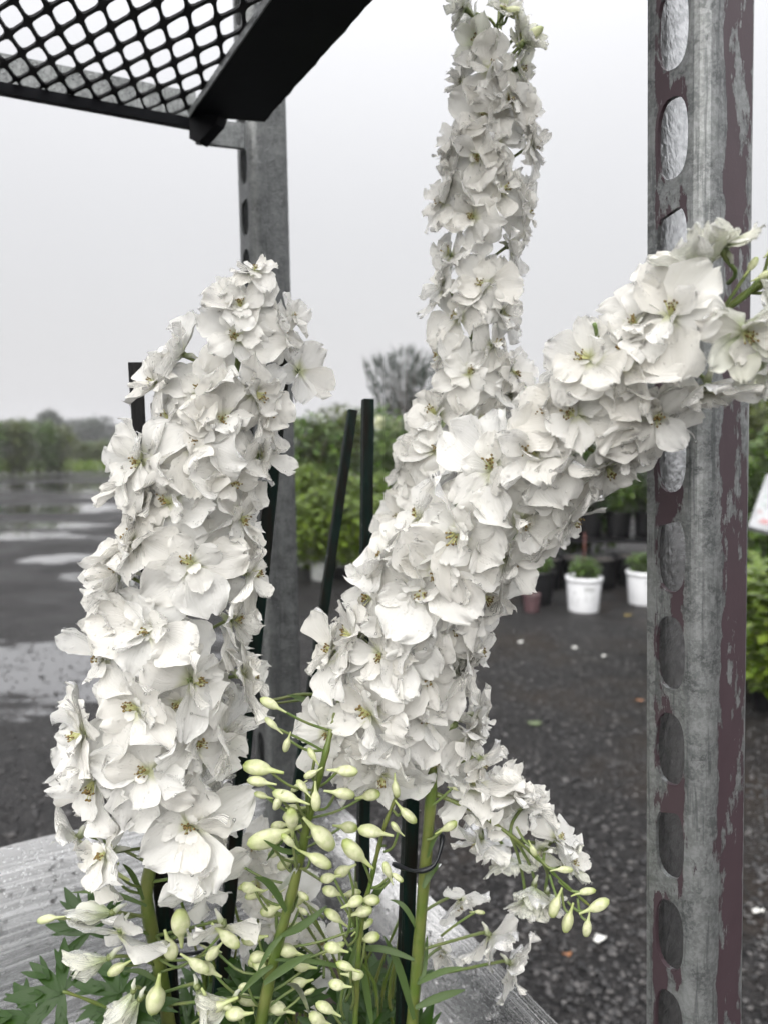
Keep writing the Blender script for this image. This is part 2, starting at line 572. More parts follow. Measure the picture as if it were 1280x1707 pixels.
def ground_material():
    t = NT('wet_gravel_yard')
    tc = t.n('TexCoord')
    co = tc.outputs['Object']
    sep = t.n('SeparateXYZ', Vector=co)
    x, y = sep.outputs['X'], sep.outputs['Y']
    g1 = t.n('TexVoronoi', {'feature': 'F1'}, Vector=co, Scale=62.0)
    g2 = t.n('TexVoronoi', {'feature': 'F1'}, Vector=co, Scale=150.0)
    n1 = t.noise(co, 1.1, 6, .62)
    n2 = t.noise(co, 14, 5, .6)
    tone = t.n('SeparateColor', Color=g1.outputs['Color']).outputs[0]
    c = t.mixc(t.math('MULTIPLY', tone, n2.outputs['Fac']), (.005, .0048, .005), (.050, .047, .046))
    c = t.mixc(t.math('MULTIPLY', t.math('MULTIPLY', t.ramp(n1.outputs['Fac'], .46, .62), .65), t.ramp(x, -.6, .3)), c, (.024, .017, .012))
    # rain puddles in the hollows of the yard, long along the wheel tracks
    pm = t.n('Mapping', Vector=co, Scale=(.15, .55, 1), Rotation=(0, 0, R(9)))
    pn = t.noise(pm, 1.0, 5, .58)
    left = t.ramp(x, -.55, -1.3)

    def ell(cx_, cy_, rx, ry):
        dx = t.math('DIVIDE', t.math('SUBTRACT', x, cx_), rx)
        dy = t.math('DIVIDE', t.math('SUBTRACT', y, cy_), ry)
        d = t.math('ADD', t.math('MULTIPLY', dx, dx), t.math('MULTIPLY', dy, dy))
        return t.ramp(d, 1.6, 0.0)
    e = t.math('MAXIMUM', ell(-2.0, 4.4, 1.2, .95), ell(-3.6, 8.8, .75, .50))
    e = t.math('MAXIMUM', e, ell(-5.6, 11.0, 1.6, .7))
    e = t.math('MAXIMUM', e, ell(-2.9, 7.6, .45, .30))
    e = t.math('MAXIMUM', e, ell(-7.0, 15.5, 2.6, 1.2))
    e = t.math('MAXIMUM', e, ell(-9.0, 24.0, 6.0, 2.6))
    jag = t.noise(t.n('Mapping', Vector=co, Scale=(1.2, 2.6, 1)), 1.6, 6, .66)
    ee = t.math('ADD', t.math('MULTIPLY', e, .50), t.math('MULTIPLY', jag.outputs['Fac'], 1.25))
    pud = t.math('MAXIMUM', t.ramp(ee, .92, 1.06), t.math('MULTIPLY', t.ramp(pn.outputs['Fac'], .535, .60), left))
    damp = t.ramp(n1.outputs['Fac'], .35, .65)
    dry_r = t.math('SUBTRACT', .62, t.math('MULTIPLY', damp, .22))
    rough = t.mixc(pud, t.n('CombineColor', Red=dry_r, Green=dry_r, Blue=dry_r), (.05, .05, .05))
    c = t.mixc(t.math('MULTIPLY', pud, .6), c, (.018, .017, .017))
    h = t.math('ADD', t.math('MULTIPLY', g1.outputs['Distance'], -.8), t.math('MULTIPLY', g2.outputs['Distance'], -.35))
    hs = t.math('MULTIPLY', t.math('SUBTRACT', 1.0, t.math('MULTIPLY', pud, .97)), .7)
    b = t.n('Bump', Height=h, Strength=hs, Distance=.022)
    p = t.n('BsdfPrincipled', Base_Color=c, Roughness=rough, Normal=b)
    p.inputs['IOR'].default_value = 1.27
    wat = t.n('BsdfGlossy', Roughness=.03, Color=(1, 1, 1))
    fw = t.math('MULTIPLY', t.n('Fresnel', IOR=3.4), pud)
    return t.surf(t.n('MixShader', Fac=fw, i1=p, i2=wat))


M['ground'] = ground_material()
M['stone'] = simple('wet_gravel_stone', (.035, .034, .035), .42, (.085, .080, .078), 9)


def stone_mat():
    t = NT('gravel_stones')
    geo = t.n('NewGeometry')
    c = t.mixc(t.math('POWER', geo.outputs['Random Per Island'], 2.2), (.005, .0047, .005), (.075, .070, .067))
    return t.surf(t.n('BsdfPrincipled', Base_Color=c, Roughness=.42))


M['stones'] = stone_mat()

for nm, a, b_ in (('shrub_bright', (.085, .15, .010), (.16, .225, .018)), ('shrub_mid', (.045, .10, .010), (.095, .155, .016)),
                  ('shrub_olive', (.06, .085, .012), (.105, .125, .018)), ('shrub_dark', (.022, .045, .012), (.04, .07, .015)),
                  ('tree_far', (.028, .042, .028), (.045, .062, .036)), ('reed', (.035, .05, .045), (.06, .075, .06)),
                  ('hydrangea_bloom', (.55, .58, .36), (.68, .68, .50)), ('purple_bloom', (.20, .12, .26), (.32, .18, .36)),
                  ('pink_bloom', (.50, .22, .26), (.60, .34, .36))):
    M[nm] = leaf_material(nm, a, b_, .3, .45)
M['bark'] = simple('shrub_bark', (.06, .045, .035), .8, (.03, .024, .02), 30)
M['red_stake'] = simple('red_brown_cane', (.12, .035, .025), .6, None, 30)

# ------------------------------------------------------------------ ground
g = MB()
g.add([(-1500, -60, 0), (1500, -60, 0), (1500, 3000, 0), (-1500, 3000, 0)], [(0, 1, 2, 3)])
tag(g.build('ground', M['ground']), kind='structure')

g = MB()
rg = random.Random(11)
for i in range(15000):
    yy = 1.3 + 4.2 * rg.random() ** 1.5
    xx = rg.uniform(-.2, .62) * yy + .05 if rg.random() < .85 else rg.uniform(-.62, -.2) * yy
    r_ = rg.uniform(.003, .010) * (1.6 if rg.random() < .1 else 1)
    g.ico((xx, yy, r_ * .25), r_, (1, rg.uniform(.7, 1.2), .6), 0, .25, rg)
tag(g.build('gravel', M['stones'], smooth_sh=False), 'loose wet dark gravel stones strewn over the yard', 'gravel', kind='stuff')

# ------------------------------------------------------------------ plants in the background
def foliage(seed, n, rx, ry, z0, z1, leaf, shape='round', droop=.3):
    rg = random.Random(seed)
    b = MB()
    clumps = [(rg.uniform(-.8, .8), rg.uniform(-.8, .8), rg.random(), rg.uniform(.25, .5)) for _ in range(16)]
    k = 0
    while k < n:
        if rg.random() < .72:
            c = clumps[rg.randrange(16)]
            p = Vector((c[0] + rg.gauss(0, c[3] * .5), c[1] + rg.gauss(0, c[3] * .5), c[2] + rg.gauss(0, c[3] * .35)))
        else:
            p = Vector((rg.uniform(-1, 1), rg.uniform(-1, 1), rg.random()))
        h = p.z
        if h < 0 or h > 1.08:
            continue
        if shape == 'round':
            lim = math.sqrt(max(0, 1 - (abs(h - .5) * 1.85) ** 2))
        elif shape == 'cone':
            lim = max(.04, (1 - h) ** .8)
        else:
            lim = .55 + .45 * math.sin(h * 2.6)
        if math.hypot(p.x, p.y) > max(lim, .05):
            continue
        k += 1
        P = Vector((p.x * rx, p.y * ry, z0 + h * (z1 - z0)))
        az, el = rg.uniform(0, 6.283), rg.uniform(-.9, .9) - droop
        d = Vector((math.cos(az) * math.cos(el), math.sin(az) * math.cos(el), math.sin(el)))
        s = d.cross(Vector((rg.uniform(-.5, .5), rg.uniform(-.5, .5), 1))).normalized()
        L = leaf * rg.uniform(.6, 1.3)
        w = L * rg.uniform(.22, .34)
        up = s.cross(d) * (w * .3)
        b.add([P, P + d * L * .5 + s * w + up, P + d * L, P + d * L * .5 - s * w + up], [(0, 1, 2), (0, 2, 3)], 0,
              [(0, .5), (.5, 1), (1, .5), (.5, 0)])
    return b


def branches(seed, n, rx, z0, z1, r):
    rg = random.Random(seed)
    b = MB()
    for i in range(n):
        a = rg.uniform(0, 6.283)
        q = rg.uniform(.3, .75)
        b.tube([(0, 0, 0), (math.cos(a) * rx * .15, math.sin(a) * rx * .15, z0 + (z1 - z0) * .25),
                (math.cos(a) * rx * q, math.sin(a) * rx * q, z0 + (z1 - z0) * rg.uniform(.6, .9))], [r, r * .8, r * .35], 5)
    return b


def pot_mesh(r, h, mats, rim=True):
    b = MB()
    n = 28
    prof = [(r * .80, 0), (r * .81, .004), (r * .93, h * .86), (r * .93, h * .88), (r, h * .885), (r, h), (r * .94, h), (r * .92, h * .92), (0.001, h * .92)]
    vs = []
    for (rr, zz) in prof:
        for k in range(n):
            a = 2 * math.pi * k / n
            vs.append((rr * math.cos(a), rr * math.sin(a), zz))
    fs, fm = [], []
    for i in range(len(prof) - 1):
        for k in range(n):
            fs.append((i * n + k, i * n + (k + 1) % n, (i + 1) * n + (k + 1) % n, (i + 1) * n + k))
            fm.append(1 if i == len(prof) - 2 else 0)
    b.add(vs, fs)
    b.m = fm
    b.f.append(tuple(range(n - 1, -1, -1)))
    b.m.append(0)
    return b.mesh('pot', mats, True)


pm_black = pot_mesh(.15, .28, [M['pot'], M['soil']])
pm_white = pot_mesh(.145, .275, [M['white_pot'], M['soil']])
pm_grey = pot_mesh(.115, .21, [M['grey_pot'], M['soil']])


def sharp(me):
    me.polygons.foreach_set('use_smooth', [len(p.vertices) == 4 and p.material_index == 0 for p in me.polygons])
    return me


FOL = {}


def fol(key, *a, mat=None, **k):
    if key not in FOL:
        FOL[key] = foliage(*a, **k).mesh('foliage', mat, False)
    return FOL[key]


def shrub(name, label, cat, group, loc, key_mesh, br_mesh, pot=None, rz=0, sc=(1, 1, 1), extra=None):
    e = empty(name, loc, rz)
    tag(e, label, cat, group)
    e.scale = sc
    if pot is not None:
        link('pot', pot, e)
    link('branches', br_mesh, e)
    link('foliage', key_mesh, e)
    if extra is not None:
        link('blooms', extra, e)
    return e


br_small = branches(3, 7, .25, .2, .9, .006).mesh('branches', M['bark'])
br_big = branches(4, 9, .6, .05, 1.7, .014).mesh('branches', M['bark'])
low = [fol('low%d' % i, 20 + i, 2600, .34, .34, .16, .95, .085, mat=M['shrub_bright']) for i in range(3)]
mid = [fol('mid%d' % i, 30 + i, 4200, .80, .60, .05, 1.75, .12, mat=M['shrub_mid']) for i in range(2)]
oli = [fol('oli%d' % i, 40 + i, 4200, .85, .65, .05, 1.9, .11, mat=M['shrub_olive']) for i in range(2)]
dar = [fol('dar%d' % i, 50 + i, 3600, .75, .55, .05, 1.6, .12, mat=M['shrub_dark']) for i in range(2)]

# front bed: bright green perennials in pale pots, two rows
POS = [('leftmost', 0), ('second', 1)]
ordn = ['first', 'second', 'third', 'fourth', 'fifth', 'sixth', 'seventh', 'eighth']
for row, (yy, zs) in enumerate(((7.5, .95), (8.3, 1.08))):
    for i in range(6):
        xx = -1.05 + i * .44 + row * .2
        e = shrub('potted_perennial', '%s plant from the far post in the %s row of bright green potted perennials' % (ordn[i], ('front', 'back')[row]),
                  'potted plant', 'bright green potted perennials behind the stakes', (xx, yy + rnd.uniform(-.08, .08), 0), low[(i + row) % 3], br_small,
                  pm_grey, rnd.uniform(0, 6), (1, 1, zs * rnd.uniform(.93, 1.06)))

# flowering perennials behind them
for i, (px_, col) in enumerate(((560, 'pink_bloom'), (600, 'purple_bloom'), (640, 'purple_bloom'), (665, 'pink_bloom'), (695, 'purple_bloom'))):
    p = W(px_, 800, 9.4)
    bl = foliage(200 + i, 170, .2, .2, .80, 1.0, .05).mesh('blooms', M[col], False)
    cn = {'pink_bloom': 'pink', 'purple_bloom': 'purple'}[col]
    shrub('flowering_perennial', '%s perennial with %s blooms behind the green rows, %s from the left' % ('blurred', cn, ordn[i]), 'potted plant',
          'pink and purple perennials behind the green rows', (p.x, 9.4, 0), low[i % 3], br_small, pm_grey, i, (.95, .95, .95), bl)

# shrubs behind
sh = [(505, 11.0, mid[0], 1.0, 'low round green'), (560, 11.8, oli[0], 1.0, 'olive green'), (615, 12.5, mid[1], 1.12, 'tall rounded green'),
      (672, 11.2, dar[0], 1.02, 'dark green'), (735, 11.6, oli[1], .98, 'yellowish'), (800, 11.0, mid[0], 1.05, 'broad leafy'), (860, 12.0, dar[1], 1.1, 'dense dark')]
for i, (px_, yy, me, sc, wd) in enumerate(sh):
    p = W(px_, 750, yy)
    shrub('nursery_shrub', '%s nursery shrub, %s from the left behind the perennials' % (wd, ordn[i]), 'shrub', 'nursery shrubs behind the perennial beds',
          (p.x, yy, 0), me, br_big, None, i * 1.3, (1, 1, sc))

# hydrangeas with cream panicles
def bloom_mesh(seed, r):
    rg = random.Random(seed)
    b = MB()
    for k in range(70):
        d = Vector((rg.gauss(0, 1), rg.gauss(0, 1), rg.gauss(0, 1))).normalized()
        q = Vector((d.x * r, d.y * r, d.z * r * 1.25)) * rg.uniform(.75, 1)
        s = d.cross(Vector((.2, .1, 1))).normalized() * r * .25
        u_ = d.cross(s).normalized() * r * .25
        b.add([q + s, q + u_, q - s, q - u_], [(0, 1, 2, 3)])
    return b.mesh('bloom', M['hydrangea_bloom'], False)


HYB = [bloom_mesh(300 + i, .085) for i in range(3)]
for i, (px_, yy, sc, wd) in enumerate(((690, 9.8, .98, 'beside the tall white spike'), (905, 8.6, 1.12, 'above the white pots'), (985, 9.3, 1.1, 'behind the leaning white spike'),
                                       (1262, 8.0, 1.15, 'right of the flaking post'))):
    p = W(px_, 740, yy)
    hy = shrub('hydrangea', 'green hydrangea shrub with cream panicles %s' % wd, 'shrub', 'cream hydrangeas', (p.x, yy, 0), mid[i % 2], br_big, None, i * 2.1, (.95, .95, sc))
    for k in range(14):
        link('bloom', HYB[k % 3], hy, (rnd.uniform(-.6, .6), rnd.uniform(-.5, .5), rnd.uniform(1.2, 1.75)))

# wispy dark tree
b = MB()
rg = random.Random(5)
for i in range(46):
    a = rg.uniform(0, 6.283)
    sp = rg.uniform(.1, 1.0)
    top = Vector((math.cos(a) * sp, math.sin(a) * sp * .6, rg.uniform(2.2, 3.6)))
    b.tube([(0, 0, .1), (top.x * .35, top.y * .35, top.z * .55), top], [.02, .014, .005], 4)
wt = empty('willow_tree', W(672, 740, 18.0) * 1.0)
wt.location.z = 0
tag(wt, 'wispy dark grey-green willow-like tree rising beside the tall white spike', 'tree')
b.build('trunk', M['bark'], wt)
b2 = MB()
for i in range(1900):
    a = rg.uniform(0, 6.283)
    sp = rg.uniform(.0, 1.05)
    z_ = rg.uniform(1.2, 3.5) * (1 - .1 * sp)
    P = Vector((math.cos(a) * sp * (z_ / 3.4), math.sin(a) * sp * .6, z_))
    d = Vector((math.cos(a) * .4, math.sin(a) * .4, 1)).normalized()
    s = d.cross(Vector((math.sin(a), -math.cos(a), .2))).normalized() * .018
    b2.add([P - s, P + s, P + d * rg.uniform(.14, .3)], [(0, 1, 2)])
b2.build('crown', M['reed'], wt, smooth_sh=False)

# left far rows and wood on the horizon
rowm = [foliage(70 + i, 2200, 1.0, .9, .15, 2.2, .16, 'block').mesh('foliage', M['shrub_olive' if i else 'shrub_mid'], False) for i in range(2)]
for i, (px_, yy, sc, wd) in enumerate(((-30, 30, 1.0, 'leftmost broad'), (22, 31, 1.02, 'yellow-green'), (62, 32, 1.0, 'dense'), (97, 33, .94, 'last dark-based'))):
    p = W(px_, 740, yy)
    shrub('hedge_shrub', '%s shrub in the dark hedge row at the left edge of the wet yard' % wd, 'shrub', 'hedge row left of the yard', (p.x, yy, 0),
          rowm[i % 2], br_big, None, i * 1.7, (1, 1, sc))
for i, (px_, yy, sc) in enumerate(((128, 44, .66), (150, 45, .62), (172, 44, .66), (195, 46, .70), (222, 40, .98), (248, 42, .9), (275, 43, .8))):
    p = W(px_, 740, yy)
    shrub('field_shrub', 'low pale green shrub in the far field, %s to the right of the hedge row' % ordn[i], 'shrub', 'low shrubs across the far field', (p.x, yy, 0),
          rowm[(i + 1) % 2], br_big, None, i * 2.3, (1.1, 1, sc))
b = MB()
gr = random.Random(9)
for i in range(5200):
    xx, yy = gr.uniform(-24, -9), gr.uniform(37, 50)
    hh = gr.uniform(.25, .6)
    a = gr.uniform(0, 6.28)
    s = Vector((math.cos(a), math.sin(a), 0)) * .05
    P = Vector((xx, yy, 0))
    b.add([P - s, P + s, P + Vector((gr.uniform(-.1, .1), gr.uniform(-.1, .1), hh))], [(0, 1, 2)])
tag(b.build('grass', M['shrub_bright'], smooth_sh=False), 'pale green grass strip in front of the far field shrubs', 'grass', kind='stuff')


def tree(name, label, loc, h, rad, shape, seed, group, mat='tree_far', n=3600, leaf=.45):
    e = empty(name, loc)
    tag(e, label, 'tree', group)
    b = MB()
    b.tube([(0, 0, 0), (.05 * h * .1, 0, h * .3), (0, 0, h * .75)], [h * .035, h * .026, h * .008], 8)
    rg = random.Random(seed)
    for k in range(6):
        a = rg.uniform(0, 6.28)
        b.tube([(0, 0, h * .3), (math.cos(a) * rad * .5, math.sin(a) * rad * .5, h * rg.uniform(.45, .75))], [h * .012, h * .004], 5)
    b.build('trunk', M['bark'], e)
    foliage(seed, n, rad, rad, h * .1, h, leaf, shape).build('crown', M[mat], e, smooth_sh=False)
    return e


tree('conical_tree', 'dark conical tree standing above the hedge row on the horizon', (W(83, 740, 110).x, 110, 0), 6.0, 2.3, 'round', 401, 'trees on the horizon')
tree('round_tree', 'broad round dark tree on the horizon left of the black stake', (W(150, 740, 115).x, 115, 0), 5.2, 3.0, 'round', 402, 'trees on the horizon')
tree('round_tree', 'small dark tree at the left edge of the horizon', (W(18, 740, 120).x, 120, 0), 4.9, 3.6, 'round', 403, 'trees on the horizon')
b = MB()
for k in range(34):
    xx = -95 + k * 5.6
    f = foliage(500 + k, 520, 4.2, 3.0, .0, rnd.uniform(5.0, 7.0), .8, 'block')
    b.add([(v[0] + xx, v[1] + 165 + rnd.uniform(-6, 6), v[2]) for v in f.v], f.f)
tag(b.build('distant_wood', M['tree_far'], smooth_sh=False), 'grey-green distant wood closing the horizon', 'wood', kind='stuff')

# ------------------------------------------------------------------ pots in the middle distance
def potted(name, label, group, loc, me, fo=None, br=None, rz=0, sc=1.0, fsc=1.0):
    e = empty(name, loc, rz)
    e.scale = (sc, sc, sc)
    tag(e, label, 'pot', group)
    link('pot', me, e)
    if fo:
        f = link('foliage', fo, e)
        f.scale = (fsc, fsc, fsc)
        link('branches', br, e).scale = (fsc, fsc, fsc)
    return e


tiny = [foliage(90 + i, 420, .13, .13, .26, .42, .05).mesh('foliage', M['shrub_mid'], False) for i in range(2)]
br_tiny = branches(8, 5, .1, .24, .40, .004).mesh('branches', M['bark'])
bp = WZ(977, 1022)
wp = potted('white_pot', 'white printed nursery pot with a low plant, in full view below the leaning spike', 'white nursery pots', (bp.x, bp.y + .1, 0), pm_white, tiny[0], br_tiny)
cane = MB()
cane.tube([(.0, .02, .24), (.004, .02, .62)], .006, 6)
cane.build('cane', M['red_stake'], wp)
bp2 = WZ(1078, 1010)
wp2 = potted('white_pot', 'white printed nursery pot half hidden behind the flaking post', 'white nursery pots', (bp2.x, bp2.y + .1, 0), pm_white, tiny[1], br_tiny, 2.0)


def pot_print(parent, txt, ang, r, z, size):
    cu = bpy.data.curves.new('lettering', 'FONT')
    cu.body = txt
    cu.size = size
    cu.align_x = 'CENTER'
    cu.extrude = .0006
    o = bpy.data.objects.new('tmp', cu)
    C.objects.link(o)
    dg = bpy.context.evaluated_depsgraph_get()
    me = bpy.data.meshes.new_from_object(o.evaluated_get(dg))
    bpy.data.objects.remove(o)
    bl = MB()
    vs = [tuple(v.co) for v in me.vertices]
    fs = [tuple(p.vertices) for p in me.polygons]
    bl.add(vs, fs)
    for k in range(4):
        bl.box((0, -.022 - k * .017, 0), size * (1.35 - .2 * (k % 2)), .006, .001)
    out = []
    for (x_, y_, zz) in bl.v:                       # wrap on to the tapering side
        rr = r * (.80 + .13 * ((z + y_) / (.275 * .86))) + .0016 + zz
        a = ang + x_ / r
        out.append((rr * math.cos(a), rr * math.sin(a), z + y_))
    bl.v = out
    return bl.build('lettering', M['print'], parent, smooth_sh=False)


aim = math.atan2(-wp.location.y, -wp.location.x)
pot_print(wp, "PW", aim + .35, .145, .165, .06)
pot_print(wp, "I", aim - .55, .145, .14, .05)
pot_print(wp2, "PW", aim - 2.0 + .35, .145, .165, .06)

k = 0
darklow = [foliage(95 + i, 900, .26, .26, .26, .80, .07).mesh('foliage', M['shrub_dark' if i else 'shrub_mid'], False) for i in range(2)]
for i, (px_, yy) in enumerate(((868, 6.9), (915, 7.0), (962, 7.1), (1008, 7.0), (1052, 7.2), (1098, 7.1))):
    p = W(px_, 740, yy)
    potted('black_pot', 'black nursery pot on the ground, %s of the row behind the white pots' % ordn[i], 'black pots on the ground', (p.x, yy, 0), pm_black)
ben = empty('pot_bench', (W(985, 740, 7.7).x, 7.7, 0))
tag(ben, 'low dark bench carrying black pots behind the white pots', 'bench')
b = MB()
for s_ in (-1, 1):
    for q in (-1, 1):
        lg = MB()
        lg.box((s_ * .95, q * .2, .18), .05, .05, .36)
        lg.build('leg', M['pot'], ben, smooth_sh=False)
for q in range(4):
    pl = MB()
    pl.box((0, -.22 + q * .147, .375), 2.1, .13, .03)
    pl.build('plank', M['pot'], ben, smooth_sh=False)
for i in range(7):
    potted('black_pot', 'black nursery pot with a dark shrub, %s from the left on the low bench' % ordn[i], 'black pots on the bench',
           (ben.location.x - .87 + i * .29, 7.7, .391), pm_black, darklow[i % 2], br_tiny, i, .92)
p = W(895, 985, 6.3)
e = potted('black_pot', 'black nursery pot with dark leaves left of the white pot', 'black pots on the ground', (p.x, 6.3, 0), pm_black, tiny[1], br_tiny, 1)
# pinkish pot peeping out beside the lowest leaning flowers
M['pink_pot'] = simple('pink_pot', (.10, .055, .06), .5)
p = W(886, 990, 6.0)
potted('pink_pot', 'small dull pink pot beside the black pots', None, (p.x, 6.0, 0), pot_mesh(.07, .14, [M['pink_pot'], M['soil']]))

# right edge: display of plants, sign
for i, (x_, y_, wd) in enumerate(((1.98, 3.75, 'nearest the flaking post'), (2.25, 4.15, 'second from the flaking post'), (2.02, 4.6, 'farthest behind the flaking post'))):
    bl = foliage(620 + i, 40, .25, .25, .5, .72, .045).mesh('blooms', M['pink_bloom'], False) if i == 2 else None
    shrub('potted_shrub', 'bright leafy potted shrub at the right edge, %s' % wd, 'potted plant', 'potted shrubs at the right edge', (x_, y_, 0), low[i], br_small,
          pm_black, i, (1.05, 1.05, .74), bl)
for i, (x_, y_, sc) in enumerate(((3.35, 6.2, .86), (3.1, 7.2, .98))):
    shrub('leafy_shrub', ('bushy green shrub right of the flaking post behind the sign', 'taller green shrub right of the flaking post, farther back')[i], 'shrub',
          'shrubs at the right edge', (x_, y_, 0), (mid[1], oli[0])[i], br_big, None, i + .5, (.9, .9, sc))


def sign_mat():
    t = NT('sign_print')
    co = t.coord('Object')
    n = t.noise(co, 14, 3)
    n2 = t.noise(t.coord('Object', (1, 3, 1)), 22, 2)
    c = t.mixc(t.ramp(n.outputs['Fac'], .55, .62), (.36, .37, .38), (.34, .15, .15))
    c = t.mixc(t.ramp(n2.outputs['Fac'], .60, .66), c, (.16, .27, .20))
    return t.surf(t.n('BsdfPrincipled', Base_Color=c, Roughness=.25))


sg = empty('sign_stand', (1.99, 3.35, 0))
tag(sg, 'tilted white printed sign on a black stand at the right edge', 'sign')
a_, b_, c_, d_ = W(1245, 880, 3.3), W(1330, 902, 3.25), W(1350, 800, 3.5), W(1276, 793, 3.5)
o_ = sg.location
nrm = (b_ - a_).cross(d_ - a_).normalized() * .012
bd = MB()
bd.hexa([p - o_ for p in (a_ + nrm, b_ + nrm, c_ + nrm, d_ + nrm)] + [p - o_ for p in (a_ - nrm, b_ - nrm, c_ - nrm, d_ - nrm)])
bd.build('sign_board', simple('sign_white', (.36, .37, .38), .3), sg, smooth_sh=False)
pn_ = MB()
ff = nrm.normalized() * (.0135 if nrm.dot(CAM - a_) > 0 else -.0135)
lerp = lambda u, v: (a_ * (1 - u) + b_ * u) * (1 - v) + (d_ * (1 - u) + c_ * u) * v
pn_.add([lerp(u, v) + ff - o_ for u, v in ((.1, .1), (.93, .1), (.93, .92), (.1, .92))], [(0, 1, 2, 3)])
pn_.build('sign_print', sign_mat(), sg, smooth_sh=False)
st = MB()
z0 = min(a_.z, b_.z) - .03
st.box((.13, -.02, z0 - .02), .34, .16, .05)
st.box((.13, .0, (z0 - .04) / 2), .05, .05, z0 - .04)
st.build('stand', M['black_metal'], sg, smooth_sh=False)

# things lying on the ground
def litter(name, label, px_, py_, r, mat, cat, seed):
    p = WZ(px_, py_)
    b = MB()
    rg = random.Random(seed)
    n = 9
    ring = []
    for k in range(n):
        a = 2 * math.pi * k / n
        q = r * rg.uniform(.7, 1.15)
        ring.append((q * math.cos(a) * 1.3, q * math.sin(a) * .8, .012 + rg.uniform(0, .012)))
    b.add(ring + [(0, 0, .018)] + [(x, y, z - .003) for x, y, z in ring],
          [(k, (k + 1) % n, n) for k in range(n)] + [(k, k + n + 1, (k + 1) % n + n + 1, (k + 1) % n) for k in range(n)])
    tag(b.build(name, mat, None, (p.x, p.y, 0)), label, cat, 'litter on the gravel')


M['fallen'] = simple('fallen_petal', (.75, .75, .70), .5)
M['dead_leaf'] = simple('dead_leaf', (.30, .22, .05), .6)
M['rust_leaf'] = simple('rust_leaf', (.28, .12, .05), .6)
litter('fallen_petal', 'white fallen petal on the gravel below the drooping buds', 1000, 1573, .016, M['fallen'], 'petal', 1)
litter('fallen_petal', 'white fallen petal on the gravel at the lower right edge', 1262, 1527, .012, M['fallen'], 'petal', 2)
litter('fallen_petal', 'pale speck of petal, middle one of three on the gravel', 957, 1083, .016, M['fallen'], 'petal', 3)
litter('fallen_petal', 'pale speck of petal, rightmost of three near the post', 1007, 1097, .013, M['fallen'], 'petal', 4)
litter('fallen_petal', 'pale speck of petal, leftmost of three beside the leaning spike', 867, 1074, .012, M['fallen'], 'petal', 5)
litter('fallen_leaf', 'yellow fallen leaf in front of the white pots', 1046, 1029, .028, M['dead_leaf'], 'leaf', 6)
litter('fallen_leaf', 'orange fallen leaf left of the flaking post', 1065, 1172, .018, M['rust_leaf'], 'leaf', 7)
litter('fallen_leaf', 'small brown leaf under the drooping buds', 945, 1600, .010, M['rust_leaf'], 'leaf', 8)
litter('fallen_leaf', 'dull green leaf on the gravel right of the leaning spike', 890, 1210, .03, simple('green_litter', (.10, .13, .06), .6), 'leaf', 9)

# ------------------------------------------------------------------ plant trolley
NB, NT_ = W(1165, 1707, .40), W(1178, 0, .40)
FB, FT = W(446, 1150, .85), W(418, 190, .85)
SV = Vector((NB.x - FB.x, NB.y - FB.y, 0)).normalized()      # short side, far post -> near post
LV = Vector((-abs(SV.y), -abs(SV.x), 0)).normalized()        # long side, away to the left
trolley = empty('plant_trolley', (-.3, .3, 0))
tag(trolley, 'galvanised plant trolley with slotted uprights and flaking purple-brown paint', 'trolley')
PITCHM, FA, FBW, RC = .0545, .033, .043, .009


